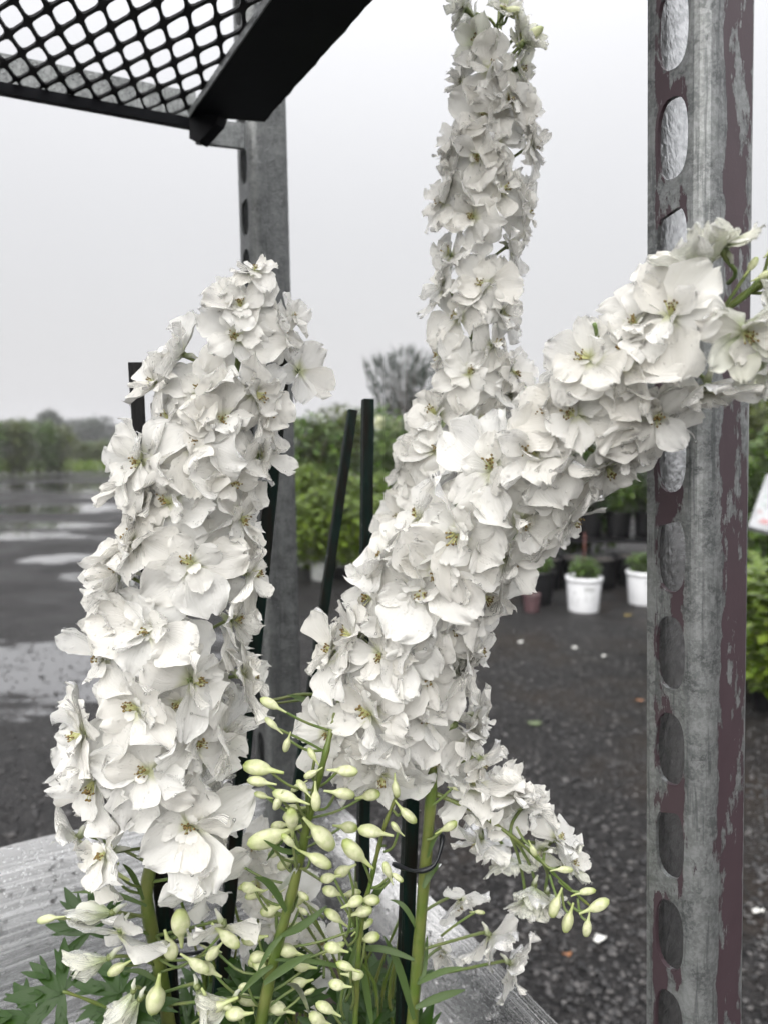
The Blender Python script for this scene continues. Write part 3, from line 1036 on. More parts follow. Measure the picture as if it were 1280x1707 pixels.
def post(pb, pt, z0, z1, phase, mat):
    ax = (pt - pb) / (pt.z - pb.z)
    base = pb + ax * (z0 - pb.z)
    zax = ax.normalized()
    xax = (-LV - zax * (-LV).dot(zax)).normalized()
    yax = zax.cross(xax)
    Hh = (z1 - z0)
    ncell = int(Hh / PITCHM) + 1
    bm = bmesh.new()
    zl = []
    for c in range(ncell):
        zl += [c * PITCHM + k / 6 * PITCHM for k in range(6)]
    zl.append(ncell * PITCHM)
    prof = [(0, RC)] + [(RC - RC * math.cos(a), RC - RC * math.sin(a)) for a in [math.pi / 2 * k / 6 for k in range(1, 6)]] + [(RC, 0)]
    prof += [(FBW * .35, 0), (FBW * .36, .0006), (FBW - .004, .0006), (FBW - .0012, .0018), (FBW, .0046), (FBW, .010)]
    cols = [[bm.verts.new((x, y, z)) for z in zl] for x, y in prof]
    for i in range(len(cols) - 1):
        for k in range(len(zl) - 1):
            bm.faces.new((cols[i][k], cols[i + 1][k], cols[i + 1][k + 1], cols[i][k + 1]))
    lip = [[bm.verts.new((x, FA, z)) for z in zl] for x in (0, .012, .026, FBW)]
    for q in range(3):
        for k in range(len(zl) - 1):
            bm.faces.new((lip[q + 1][k], lip[q][k], lip[q][k + 1], lip[q + 1][k + 1])).material_index = 1
    y0, y1 = RC, FA
    for c in range(ncell):
        zb = c * PITCHM
        rect = [(y0, zb + k / 6 * PITCHM) for k in range(6)] + [(y0 + k / 6 * (y1 - y0), zb + PITCHM) for k in range(6)] + \
               [(y1, zb + (1 - k / 6) * PITCHM) for k in range(6)] + [(y1 - k / 6 * (y1 - y0), zb) for k in range(6)]
        cy_, cz_ = .0185, zb + PITCHM / 2
        hw, hh = .0092, .0205
        hole = []
        for (yy, zz) in rect:
            a = math.atan2((zz - cz_) / (PITCHM / 2), (yy - (y0 + y1) / 2) / ((y1 - y0) / 2))
            ca, sa = math.cos(a), math.sin(a)
            e = 2.6
            q = (abs(ca) ** e + abs(sa) ** e) ** (-1 / e)
            yy2, zz2 = q * ca * hw, q * sa * hh
            if (c + phase) % 3 == 0 and zz2 > hh * .55:          # some slots are punched with a slanting top
                zz2 = min(zz2, hh * .86 - yy2 * .32)
            hole.append((cy_ + yy2, cz_ + zz2))
        rv = [bm.verts.new((0, y, z)) for y, z in rect]
        hv = [bm.verts.new((0, y, z)) for y, z in hole]
        mv = [bm.verts.new((0, (r[0] + 3 * h[0]) / 4, (r[1] + 3 * h[1]) / 4)) for r, h in zip(rect, hole)]
        for k in range(24):
            k2 = (k + 1) % 24
            bm.faces.new((rv[k2], rv[k], mv[k], mv[k2]))
            bm.faces.new((mv[k2], mv[k], hv[k], hv[k2]))
    bmesh.ops.remove_doubles(bm, verts=bm.verts, dist=1e-5)
    bmesh.ops.recalc_face_normals(bm, faces=bm.faces)
    me = bpy.data.meshes.new('post')
    bm.to_mesh(me)
    bm.free()
    me.materials.append(M[mat])
    me.materials.append(M['galv_bright'])
    o = link('post', me, trolley)
    mw = Matrix((xax, yax, zax)).transposed().to_4x4()
    mw.translation = base - trolley.location
    o.matrix_local = mw
    md = o.modifiers.new('thickness', 'SOLIDIFY')
    md.thickness = .0028
    md.offset = 0
    return o


# slots line up with those seen on the near upright
zs = W(1120, 1078, .425).z
z0n = zs - PITCHM * (int(zs / PITCHM) + .5) + .0
post(NB, NT_, z0n + PITCHM * 2, 1.98, 0, 'post')
zf = W(411, 278, .87).z
post(FB, FT, zf - PITCHM * (int(zf / PITCHM) - 1.5), 1.98, 1, 'galv_dull')

# lower deck that carries the pots
dk = MB()
F0 = Vector((FB.x, FB.y, 0))
N0 = Vector((NB.x, NB.y, 0))
corner = [F0, N0, N0 + LV * 1.2, F0 + LV * 1.2]
dk.hexa([p + Vector((0, 0, .655)) for p in corner] + [p + Vector((0, 0, .68)) for p in corner])
d_o = dk.build('deck', M['galv'], None, smooth_sh=False)
d_o.parent = trolley
d_o.location = -trolley.location
for q in (F0 + LV * 1.2, N0 + LV * 1.2):
    lg = MB()
    lg.box((q.x, q.y, .95), .04, .04, 1.9)
    o = lg.build('rear_post', M['galv'], trolley, -trolley.location, False)
fr = MB()
fr.hexa([p + Vector((0, 0, .12)) for p in corner] + [p + Vector((0, 0, .17)) for p in corner])
fr.build('base_frame', M['galv'], trolley, -trolley.location, False)
for q in corner:
    wv = MB()
    wv.tube([(q.x - .015, q.y, .06), (q.x + .015, q.y, .06)], .06, 16)
    wv.build('wheel', M['pot'], trolley, -trolley.location, False)

# ------------------------------------------------------------------ upper mesh shelf
ZS = W(441, 193, .80).z
shelf = empty('mesh_shelf', WZ(320, 180, ZS))
tag(shelf, 'black diamond-mesh shelf with black steel edge hung at the top left', 'shelf')
so = shelf.location.copy()
p0, pa, pb_ = WZ(67.5, 72, ZS), WZ(86, 103, ZS), WZ(100, 52.5, ZS)
va, vb = pa - p0, pb_ - p0
A1, A0 = WZ(317, 183, ZS), WZ(441, 0, ZS)          # inner edge of the steel strip
B1, B0 = WZ(441, 193, ZS), WZ(609, 0, ZS)          # outer edge
R0, R1 = WZ(0, 138, ZS), WZ(308, 196, ZS)          # back rail line


def side(p, a, b):
    return (b.x - a.x) * (p.y - a.y) - (b.y - a.y) * (p.x - a.x)


sA = side(R0, A0, A1)
sR = side(A0, R0, R1)
mp = MB()
th = .0020
for i in range(-40, 30):
    for j in range(-40, 30):
        c = p0 + va * (i + .5) + vb * (j + .5)
        cA, cR = side(c, A0, A1), side(c, R0, R1)
        dA, dR = cA / (A1 - A0).length, cR / (R1 - R0).length
        if cA * sA < 0 and abs(dA) > .012 or cR * sR < 0 and abs(dR) > .002:
            continue
        if (c - p0).length > .62:
            continue
        cs = [c - va * .5 - vb * .5, c + va * .5 - vb * .5, c + va * .5 + vb * .5, c - va * .5 + vb * .5]
        out, hole = [], []
        for q in range(16):
            e, f = q // 4, (q % 4) / 4
            r_ = cs[e].lerp(cs[(e + 1) % 4], f)
            out.append(r_)
            # rounded hole
            s_ = (r_ - c)
            ua = s_.dot(va) / va.length_squared
            # solve in the lattice basis
            det = va.x * vb.y - va.y * vb.x
            la = (s_.x * vb.y - s_.y * vb.x) / det
            lb = (va.x * s_.y - va.y * s_.x) / det
            m_ = (abs(2 * la) ** 4.5 + abs(2 * lb) ** 4.5) ** (1 / 4.5)
            jit = 1 + .02 * math.sin(i * 3.1 + j * 1.7 + q)
            hole.append(c + (va * la + vb * lb) * (.855 * jit / max(m_, 1e-6)))
        dz = Vector((0, 0, th))
        vs = [p - so for p in out] + [p - so for p in hole] + [p - so + dz for p in out] + [p - so + dz for p in hole]
        fs = []
        for q in range(16):
            q2 = (q + 1) % 16
            fs += [(q2, q, 16 + q, 16 + q2), (32 + q, 32 + q2, 48 + q2, 48 + q), (16 + q, 48 + q, 48 + q2, 16 + q2)]
        mp.add(vs, fs)
mp.build('mesh_panel', M['black_mesh'], shelf, smooth_sh=False)

dn = Vector((0, 0, -1))
ext = lambda p, q, k: p + (p - q).normalized() * k
A0e, B0e = ext(A0, A1, .3), ext(B0, B1, .3)
fl = MB()
# wide flat underside, wavy outer rim
nseg = 44
for i in range(nseg):
    u0, u1 = i / nseg, (i + 1) / nseg
    wv0 = .0008 * math.sin(i * 1.9) * math.sin(i * .7)
    wv1 = .0008 * math.sin((i + 1) * 1.9) * math.sin((i + 1) * .7)
    off = (B1 - A1).normalized()
    q = [A1.lerp(A0e, u0), A1.lerp(A0e, u1), B1.lerp(B0e, u1) + off * wv1, B1.lerp(B0e, u0) + off * wv0]
    fl.hexa([p - so + dn * .006 for p in q] + [p - so + dn * .0015 for p in q])
fl.build('edge_strip', M['black_metal'], shelf, smooth_sh=False)
ed = MB()
q = [A1, A0e]
w_ = (A1 - B1).normalized() * .0014
ed.hexa([p - so for p in (A1 + dn * .0075, A0e + dn * .0075, A0e + w_ + dn * .0075, A1 + w_ + dn * .0075)] +
        [p - so for p in (A1 + dn * .0005, A0e + dn * .0005, A0e + w_ + dn * .0005, A1 + w_ + dn * .0005)])
ed.build('strip_edge', M['galv'], shelf, smooth_sh=False)
# hanging tab at the strip's end
tb = MB()
Yt = A1.y - .002
tab = [W(317, 181, Yt), W(368, 184, Yt), W(360, 206, Yt), W(331, 238, Yt), W(316, 231, Yt)]
nn = len(tab)
bk = Vector((.006, .012, 0))
tb.add([p - so for p in tab] + [p + bk - so for p in tab], [tuple(range(nn)), tuple(range(2 * nn - 1, nn - 1, -1))] +
       [(k, k + nn, (k + 1) % nn + nn, (k + 1) % nn) for k in range(nn)])
tb.build('tab', M['black_metal'], shelf, smooth_sh=False)
# back rail: upright flange seen through the mesh and a dark rolled lower edge
rd = (R1 - R0).normalized()
R0e = R0 - rd * .35
R1e = R1 + rd * .012
inn = Vector((0, 0, 1)).cross(rd)
if inn.dot(A0 - R0) < 0:
    inn = -inn
rl = MB()
rl.hexa([p - so for p in (R0e, R1e, R1e - inn * .003, R0e - inn * .003)] + [p - so + Vector((0, 0, .0265)) for p in (R0e, R1e, R1e - inn * .003, R0e - inn * .003)])
rl.build('back_rail', M['galv'], shelf, smooth_sh=False)
rl2 = MB()
rl2.hexa([p - so + dn * .010 for p in (R0e - inn * .004, R1e - inn * .004, R1e + inn * .005, R0e + inn * .005)] +
         [p - so + dn * .001 for p in (R0e - inn * .004, R1e - inn * .004, R1e + inn * .006, R0e + inn * .006)])
rl2.build('rail_lip', M['black_metal'], shelf, smooth_sh=False)
# bracket joining shelf and far upright
br = MB()
Yb = .83
q = [W(326, 238, Yb - .02), W(408, 247, Yb + .012), W(408, 205, Yb + .012), W(326, 196, Yb - .02)]
bk = Vector((.0, .006, 0))
br.add([p - so for p in q] + [p + bk - so for p in q], [(0, 1, 2, 3), (7, 6, 5, 4), (0, 4, 5, 1), (1, 5, 6, 2), (2, 6, 7, 3), (3, 7, 4, 0)])
br.build('bracket', M['galv'], shelf, smooth_sh=False)

# ------------------------------------------------------------------ stretch film round the pots
path = []
F_out = F0 - LV * .052 + Vector((.0, .012, 0))
N_out = N0 - LV * .055 + SV * .012
lend = F0 + LV * .9 - SV * .02
ztF, ztN = W(505, 1322, .86).z, W(940, 1707, .60).z
nl = 40
t9 = min((k / 400 for k in range(401)), key=lambda k: abs(F_out.lerp(N_out, k).x / F_out.lerp(N_out, k).y - .2494))
z9 = W(940, 1707, F_out.lerp(N_out, t9).y).z
cornr = F0 - SV * .02 - LV * .02
for i in range(nl):
    t_ = i / nl
    path.append((lend.lerp(cornr, t_), ztF + .030 * (1 - t_) ** 1.2))
for i in range(8):
    t_ = i / 8
    path.append((cornr.lerp(F_out, t_), ztF))
for i in range(nl):
    t_ = i / (nl - 1)
    path.append((F_out.lerp(N_out, t_), ztF + (z9 - ztF) * t_ / t9))
film = MB()
nv = 26
dist = 0
vs, uvs, fs = [], [], []
for i, (p, zt) in enumerate(path):
    if i:
        dist += (p - path[i - 1][0]).length
    for k in range(nv + 1):
        f = k / nv
        z = zt - f * .26 + .0015 * math.sin(dist * 31)
        bulge = .008 * math.sin(f * 9 + dist * 3) + .004 * noise.noise(Vector((dist * 5, f * 9, 0)))
        if f < .05:
            bulge += .004 * (1 - f / .05)
        nn_ = Vector((-SV.x, -SV.y, 0)) if i < nl else -LV
        q = Vector((p.x, p.y, z)) + nn_ * bulge
        vs.append(q)
        uvs.append((dist, f * .26 + .006 * math.sin(dist * 2.0)))
for i in range(len(path) - 1):
    for k in range(nv):
        a = i * (nv + 1) + k
        fs.append((a, a + nv + 1, a + nv + 2, a + 1))
film.add(vs, fs, 0, uvs)
film_o = film.build('stretch_film', M['film'])
tag(film_o, 'clear wet stretch film with beaded rain, wrapped round the trolley below the flowers', 'plastic film')
# beads of rain on the film
dm = MB()
rg = random.Random(21)
for i in range(2600):
    a = rg.randrange(len(path) - 1)
    k = rg.randrange(2, nv)
    b0 = a * (nv + 1) + k
    f = rg.random()
    p = vs[b0].lerp(vs[b0 + nv + 1], f).lerp(vs[b0 + 1], rg.random() * .9)
    r_ = rg.uniform(.0008, .0018) if rg.random() < .75 else rg.uniform(.002, .0034)
    dm.ico(p + (LV + Vector((0, -.6, 0))) * r_ * .4, r_, (1, 1, 1.1))
dro = dm.build('water_beads', M['bead'], film_o)
tag(dro, kind='stuff')

# ------------------------------------------------------------------ petals, buds and other pieces shared by the plants
def petal_mesh(seed, L, Wd, k_bend, ruff, name, mat, drops=3):
    rg = random.Random(seed)
    nu, nv_ = 15, 12
    ph = [rg.uniform(0, 6.28) for _ in range(6)]
    off = Vector((rg.uniform(0, 50), rg.uniform(0, 50), rg.uniform(0, 50)))
    tw = rg.uniform(-.6, .6)
    L *= rg.uniform(.88, 1.14)
    Wd *= rg.uniform(.82, 1.12)
    cup = rg.uniform(-.25, .55)
    notch = rg.uniform(0, .12)
    point = rg.uniform(-.05, .16)
    b = MB()
    vs, uvs, fs = [], [], []
    for i in range(nu + 1):
        u = i / nu
        if u < .58:
            pr = .17 + .83 * smooth(-.05, .62, u)
        else:
            pr = max(0, 1 - ((u - .58) / .46) ** 2.3) ** .62
        for j in range(nv_ + 1):
            v = j / nv_ * 2 - 1
            sgn = 1 if v > 0 else -1
            ed = abs(v)
            edge_n = noise.noise(Vector((u * 5.0, sgn * 7.0, 0)) + off)
            fine = noise.noise(Vector((u * 17.0, sgn * 3.0, 5)) + off)
            w = Wd * .5 * pr * (1 + ed * (.20 * edge_n + .06 * fine))
            tipn = noise.noise(Vector((v * 4.2, 3, 1)) + off) * .5 + noise.noise(Vector((v * 11, 9, 1)) + off) * .25
            x = L * (u + smooth(.7, 1, u) * (.12 * tipn - notch * max(0, 1 - ed * 3.2) + point * (1 - ed)))
            y = v * w
            z = L * k_bend * u * u + cup * w * v * v
            ra = ruff * L * smooth(.15, 1.0, u) * ed ** 1.6
            z += ra * (math.sin(u * 8.5 + ph[0] + sgn * ph[1]) * .6 + math.sin(u * 17 + ph[2] * sgn) * .25)
            z += ruff * L * .9 * smooth(.62, 1, u) * math.sin(v * 4.2 + ph[3]) * .7
            z += ruff * L * .35 * smooth(.7, 1, u) * math.sin(v * 10 + ph[4])
            z -= L * .03 * max(0, 1 - ed * 4)
            q = Vector((x, y, z))
            z += L * .06 * noise.noise(q * (2.2 / L) + off) * smooth(.1, .5, u) + L * .014 * noise.noise(q * (6.5 / L) + off)
            a = tw * u
            y2, z2 = y * math.cos(a) - (z - L * k_bend * u * u) * math.sin(a), y * math.sin(a) + (z - L * k_bend * u * u) * math.cos(a) + L * k_bend * u * u
            vs.append(Vector((x, y2, z2)))
            uvs.append((u, v))
    for i in range(nu):
        for j in range(nv_):
            a = i * (nv_ + 1) + j
            fs.append((a, a + nv_ + 1, a + nv_ + 2, a + 1))
    b.add(vs, fs, 0, uvs)
    for k in range(drops):
        i = rg.randrange(5, nu + 1)
        j = rg.choice((0, nv_, rg.randrange(0, nv_ + 1)))
        if rg.random() < .5:
            i = nu
        b.ico(vs[i * (nv_ + 1) + j] + Vector((0, 0, rg.choice((-1, 1)) * .0004)), rg.uniform(.0005, .0011), None, 1)
    return b.mesh(name, [mat, M['water']])


NP = 22
SEPAL = [petal_mesh(1000 + i, .0315, .029, rnd.uniform(-.30, .22), rnd.uniform(.07, .15), 'petal', M['petal'], 2) for i in range(NP)]
INNER = [petal_mesh(1100 + i, .022, .019, rnd.uniform(-.15, .35), rnd.uniform(.07, .16), 'petal', M['petal'], 2) for i in range(10)]
YOUNG = [petal_mesh(1200 + i, .026, .021, rnd.uniform(-.05, .35), rnd.uniform(.05, .12), 'petal', M['petal_green'], 2) for i in range(8)]


def bee_mesh(seed):
    """small centre petals and the tuft of stamens"""
    rg = random.Random(seed)
    b = MB()
    for k in range(3):
        a = rg.uniform(0, 6.28)
        L = rg.uniform(.007, .011)
        pts = []
        for i in range(6):
            u = i / 5
            w = L * .32 * (math.sin(math.pi * (.12 + .8 * u)))
            cx_, cz_ = L * (.15 + .6 * u), L * (.9 * u - .35 * u * u * 1.4)
            for s_ in (-1, 0, 1):
                p = Vector((cx_ - (.1 * L if s_ == 0 else 0), s_ * w, cz_))
                pts.append(Matrix.Rotation(a, 3, 'Z') @ p)
        fs = [(i * 3 + j, i * 3 + j + 3, i * 3 + j + 4, i * 3 + j + 1) for i in range(5) for j in range(2)]
        b.add(pts, fs, 0, [(.25 + .5 * (i // 3) / 5, 0) for i in range(18)])
    dx = Vector((rg.uniform(-.002, .002), rg.uniform(-.004, 0), 0))
    for k in range(17):
        a = rg.uniform(0, 6.28)
        r_ = rg.uniform(.0003, .0036)
        top = Vector((math.cos(a) * r_, math.sin(a) * r_, rg.uniform(.004, .0075))) + dx
        b.tube([Vector((math.cos(a) * .0006, math.sin(a) * .0006, .0005)), top * .6, top], .00022, 4, 1, False)
        b.ico(top, rg.uniform(.00038, .00068), (1, 1, 1.5), 2)
    return b.mesh('stamens', [M['petal'], M['filament'], M['anther']])


BEES = [bee_mesh(50 + i) for i in range(8)]


def bud_mesh(seed, L, Rr):
    """bud along +X: tip at 0, fat belly, tapering into a curved spur"""
    rg = random.Random(seed)
    b = MB()
    n, m = 15, 15
    vs, uvs, fs = [], [], []
    cv = rg.uniform(-.25, .3)
    ph = rg.uniform(0, 6)
    for i in range(m + 1):
        u = i / m
        if u < .67:
            r_ = Rr * math.sin(math.pi * min(1, (u / .67) * .89 + .05)) ** .58
        else:
            f = (u - .67) / .33
            r_ = Rr * ((1 - f) ** 2.0 * .14 + .24 - .06 * f)
        if i == 0:
            r_ = Rr * .06
        zc = cv * L * max(0, u - .45) ** 1.6
        for k in range(n):
            a = 2 * math.pi * k / n
            seam = -.13 * max(0, math.cos(2.5 * a + ph + u * 1.2)) ** 8
            q = r_ * (1 + .08 * math.cos(3 * a + ph + u * 1.5) * math.sin(math.pi * u) + seam + .05 * noise.noise(Vector((u * 5, math.cos(a), math.sin(a))) + Vector((seed, 0, 0))))
            vs.append((u * L, q * math.cos(a), q * math.sin(a) + zc))
            uvs.append((u, k / n))
    for i in range(m):
        for k in range(n):
            fs.append((i * n + k, i * n + (k + 1) % n, (i + 1) * n + (k + 1) % n, (i + 1) * n + k))
    fs += [tuple(range(n - 1, -1, -1)), tuple(m * n + k for k in range(n))]
    b.add(vs, fs, 0, uvs)
    for k in range(3):
        i = rg.randrange(10, len(vs) - 40)
        b.ico(vs[i], rg.uniform(.0004, .0008), None, 1)
    return b.mesh('bud', [M['bud'], M['water']])


BUDS = [bud_mesh(60 + i, 1.0, (.165, .18, .145)[i % 3]) for i in range(7)]   # unit length, scaled when placed
ROUND = [bud_mesh(80 + i, 1.0, .225) for i in range(4)]


class Plant:
    def __init__(self, label, base, seed):
        self.o = empty('delphinium', base)
        tag(self.o, label, 'delphinium', 'white delphiniums on the trolley')
        self.b = Vector(base)
        self.fl = []
        self.rg = random.Random(seed)
        self.nb = 0

    def stem(self, pix, r0, r1, n=40, name='stem', mat='stem'):
        pts = [W(*p) for p in spline(pix, n)]
        b = MB()
        b.tube([p - self.b for p in pts], [r0 + (r1 - r0) * i / (n - 1) + .00025 * math.sin(i * 1.7) for i in range(n)], 10)
        return b.build(name, M[mat], self.o), pts

    def flower(self, pos, face, axis_pt, scale=1.0, young=False, full=True, npet=5, closed=None):
        rg = self.rg
        face = face.normalized()
        x = face.cross(Vector((rg.uniform(-.3, .3), rg.uniform(-.3, .3), 1))).normalized()
        y = face.cross(x)
        rot = Matrix((x, y, face)).transposed()
        inv = rot.transposed()
        ax = inv @ (axis_pt - pos)
        b = MB()
        # pedicel from the stem, receptacle and backward spur
        e0 = Vector((0, 0, -.004))
        midp = ax * .5 + Vector((rg.uniform(-.003, .003), rg.uniform(-.003, .003), -.003))
        pts = [Vector(p) for p in spline([tuple(ax), tuple(midp), tuple(e0), (0, 0, 0)], 9)]
        b.tube(pts, [.0011, .0010, .0010, .0010, .0010, .0011, .0015, .0022, .0016], 7, 0)
        sd = Vector((rg.uniform(-.3, .3), -.6, -1)).normalized()
        b.tube([Vector((0, 0, -.002)), sd * .008 * scale, sd * .017 * scale + Vector((0, .003, .002))], [.0026 * scale, .0018 * scale, .0006], 7, 1)
        fo = b.build('flower', [M['pedicel'], M['petal_green']], self.o, pos - self.b)
        fo.rotation_euler = rot.to_euler()
        a0 = rg.uniform(0, 6.28)
        for k in range(npet):
            pm = rg.choice(YOUNG if young else SEPAL)
            p = link('petal', pm, fo)
            tilt = rg.gauss(.42 if young else .13, .17)
            if closed:
                tilt = rg.gauss(closed, .1)
            p.rotation_euler = (Matrix.Rotation(a0 + k * 2 * math.pi / npet + rg.gauss(0, .12), 3, 'Z') @ Matrix.Rotation(-tilt, 3, 'Y') @
                                Matrix.Rotation(rg.gauss(0, .22), 3, 'X')).to_euler()
            s = scale * rg.uniform(.90, 1.12)
            p.scale = (s, s * rg.uniform(.92, 1.1), s)
            p.location = (0, 0, rg.uniform(-.0012, .0006))
        if full:
            n2 = rg.choice((3, 4, 4, 5))
            for k in range(n2):
                p = link('petal', rg.choice(INNER), fo)
                tilt = rg.gauss(.40, .20)
                p.rotation_euler = (Matrix.Rotation(a0 + .6 + k * 2 * math.pi / n2 + rg.gauss(0, .25), 3, 'Z') @ Matrix.Rotation(-tilt, 3, 'Y') @
                                    Matrix.Rotation(rg.gauss(0, .3), 3, 'X')).to_euler()
                s = scale * rg.uniform(.8, 1.15)
                p.scale = (s, s, s)
                p.location = (0, 0, .0012 + rg.uniform(0, .001))
            c_ = link('stamens', rg.choice(BEES), fo)
            c_.scale = (scale * 1.1,) * 3
            c_.rotation_euler = (rg.uniform(-.2, .2), rg.uniform(-.2, .2), rg.uniform(0, 6.28))
            c_.location = (0, 0, .001)
        self.fl.append(pos)
        return fo

    def spike(self, axis, heroes, n_fill, size=(1.0, 1.0), ped=.026, young_from=2.0, seed=0, mind=.027, skip_back=-.35, tilt_up=.12, taper=.25, airy=.85):
        """axis: (px, py, Y) from bottom to top; ped: how far flowers stand from the stem"""
        rg = self.rg
        N_ = 160
        ap = spline(axis, N_)
        pts = [W(*p[:3]) for p in ap]
        cum = [0]
        for i in range(1, N_):
            cum.append(cum[-1] + (pts[i] - pts[i - 1]).length)
        here = []

        def frame(i):
            t = (pts[min(i + 2, N_ - 1)] - pts[max(i - 2, 0)]).normalized()
            tocam = (CAM - pts[i])
            tc = (tocam - t * tocam.dot(t)).normalized()
            return t, tc, t.cross(tc)
        for h in heroes:
            hx, hy = h[0], h[1]
            i = min(range(N_), key=lambda k: (ap[k][0] - hx) ** 2 + (ap[k][1] - hy) ** 2)
            t, tc, sd = frame(i)
            f = cum[i] / cum[-1]
            sc = (size[0] + (size[1] - size[0]) * f) * (h[2] if len(h) > 2 else 1)
            tgt = W(hx, hy, ap[i][2])
            off = tgt - pts[i]
            pd = ped * (1 - taper * f)
            lat = max(-.96 * pd, min(.96 * pd, off.dot(sd)))
            fw = math.sqrt(max(pd * pd - lat * lat, (.3 * pd) ** 2))
            rad = (sd * lat + tc * fw)
            # keep the flower on its own line of sight
            yy = (pts[i] + rad).y
            pos = W(hx, hy, yy)
            fc = rad.normalized() + t * rg.uniform(-.15, .25) + Vector((0, 0, tilt_up)) + Vector((rg.gauss(0, .12), rg.gauss(0, .12), rg.gauss(0, .12)))
            if len(h) > 3:
                fc = Vector(h[3])
            k = max(0, i - 5)
            self.flower(pos, fc, pts[k], sc, f > young_from)
            here.append(pos)
        ga = rg.uniform(0, 6.28)
        for k in range(n_fill):
            f = (k + .5) / n_fill
            s_ = f * cum[-1]
            i = min(range(N_), key=lambda q: abs(cum[q] - s_))
            t, tc, sd = frame(i)
            ga += 2.39996
            rad = tc * math.cos(ga) + sd * math.sin(ga)
            if math.cos(ga) < skip_back:
                continue
            pd = ped * (1 - taper * f)
            if f > airy and rg.random() < .6:
                continue
            sc = (size[0] + (size[1] - size[0]) * f) * rg.uniform(.86, 1.04)
            pos = pts[i] + rad * pd * rg.uniform(.74, 1.0)
            if any((pos - q).length < mind for q in here):
                continue
            fc = rad + t * rg.uniform(-.2, .35) + Vector((0, 0, tilt_up)) + Vector((rg.gauss(0, .15), rg.gauss(0, .15), rg.gauss(0, .15)))
            self.flower(pos, fc, pts[max(0, i - 5)], sc, f > young_from, math.cos(ga) > -.2)
            here.append(pos)
        return pts

    def bud(self, tip, tail, Y, stem_px=None, fat=False, Ys=None, dY=0.0):
        """tip and tail in photo pixels; stem_px: where its stalk meets a stem"""
        rg = self.rg
        a, c_ = W(tip[0], tip[1], Y + dY), W(tail[0], tail[1], Y - dY * .3)
        d = c_ - a
        L = d.length
        x = d.normalized()
        y = x.cross(Vector((rg.uniform(-1, 1), rg.uniform(-1, 1), .6))).normalized()
        z = x.cross(y)
        o = link('bud', rg.choice(ROUND if fat else BUDS), self.o, a - self.b)
        o.rotation_euler = Matrix((x, y, z)).transposed().to_euler()
        o.scale = (L, L, L)
        if stem_px:
            e = W(stem_px[0], stem_px[1], Ys or Y + .004)
            st = a.lerp(c_, .62)
            mid_ = st.lerp(e, .5) + Vector((0, 0, -.003)) + (st - e).cross(Vector((0, 1, 0))) * rg.uniform(-.12, .12)
            b = MB()
            b.tube([Vector(p) - self.b for p in spline([tuple(st), tuple(mid_), tuple(e)], 8)], .00085, 6)
            b.build('stalk', M['pedicel'], self.o)

    def bract(self, px0, px1, Y, w=.0022, dY=0.0, sag=.004, mat='bract'):
        a, c_ = W(px0[0], px0[1], Y), W(px1[0], px1[1], Y + dY)
        b = MB()
        d = c_ - a
        side_ = d.cross(CAM - a).normalized()
        nrm_ = side_.cross(d).normalized()
        vs, uvs, fs = [], [], []
        n = 9
        for i in range(n):
            u = i / (n - 1)
            ww = w * (math.sin(math.pi * min(.98, .12 + .86 * u)) ** .8)
            p = a + d * u + Vector((0, 0, sag * math.sin(math.pi * u)))
            for s_ in (-1, 0, 1):
                vs.append(p + side_ * s_ * ww - nrm_ * (.35 * ww if s_ == 0 else 0) - self.b)
                uvs.append((u, s_ * .5 + .5))
        for i in range(n - 1):
            for j in range(2):
                q = i * 3 + j
                fs.append((q, q + 3, q + 4, q + 1))
        b.add(vs, fs, 0, uvs)
        b.build('leaf', M[mat], self.o)

    def palm_leaf(self, c, size, up, aim, seed, mat='leaf'):
        """deeply cut palmate leaf in the plane given by normal 'up', middle lobe along 'aim'"""
        rg = random.Random(seed)
        up = up.normalized()
        aim = (aim - up * aim.dot(up)).normalized()
        sd = up.cross(aim)
        b = MB()
        for k, ang in enumerate((-2.05, -1.15, -.42, .25, 1.0, 1.9)):
            for sub, (da, ls, st) in enumerate(((0, 1.0, .0), (-.34, .66, .34), (.36, .62, .36))):
                L = size * (1 - .16 * abs(ang)) * rg.uniform(.88, 1.08)
                a1 = ang + da
                d0 = aim * math.cos(ang) + sd * math.sin(ang)
                d1 = aim * math.cos(a1) + sd * math.sin(a1)
                o_ = d0 * L * st
                s1 = up.cross(d1)
                n = 8
                vs, uvs, fs = [], [], []
                Ls = L * (ls if sub else 1.0) * (1 if not sub else .82)
                for i in range(n):
                    u = i / (n - 1)
                    ww = L * (.105 if sub == 0 else .050) * (math.sin(math.pi * min(.985, .1 + .88 * u)) ** .8)
                    if sub == 0:
                        ww *= 1 + .25 * math.sin(u * 3)
                    p = c + o_ + d1 * Ls * u + up * (-.22 * L * (u * ls + st) ** 2 + .03 * L * math.sin(u * 5 + k))
                    for s_ in (-1, 0, 1):
                        vs.append(p + s1 * s_ * ww - up * (.25 * ww if s_ == 0 else 0) + up * .0004 * sub - self.b)
                        uvs.append((u, s_ * .5 + .5))
                for i in range(n - 1):
                    for j in range(2):
                        q = i * 3 + j
                        fs.append((q, q + 3, q + 4, q + 1))
                b.add(vs, fs, 0, uvs)
        b.build('leaf', M[mat], self.o)

    def pot(self, r=.078, h=.2, z=.68):
        me = pot_mesh(r, h, [M['pot'], M['soil']])
        link('pot', me, self.o, Vector((0, 0, z)) - Vector((0, 0, self.b.z)))


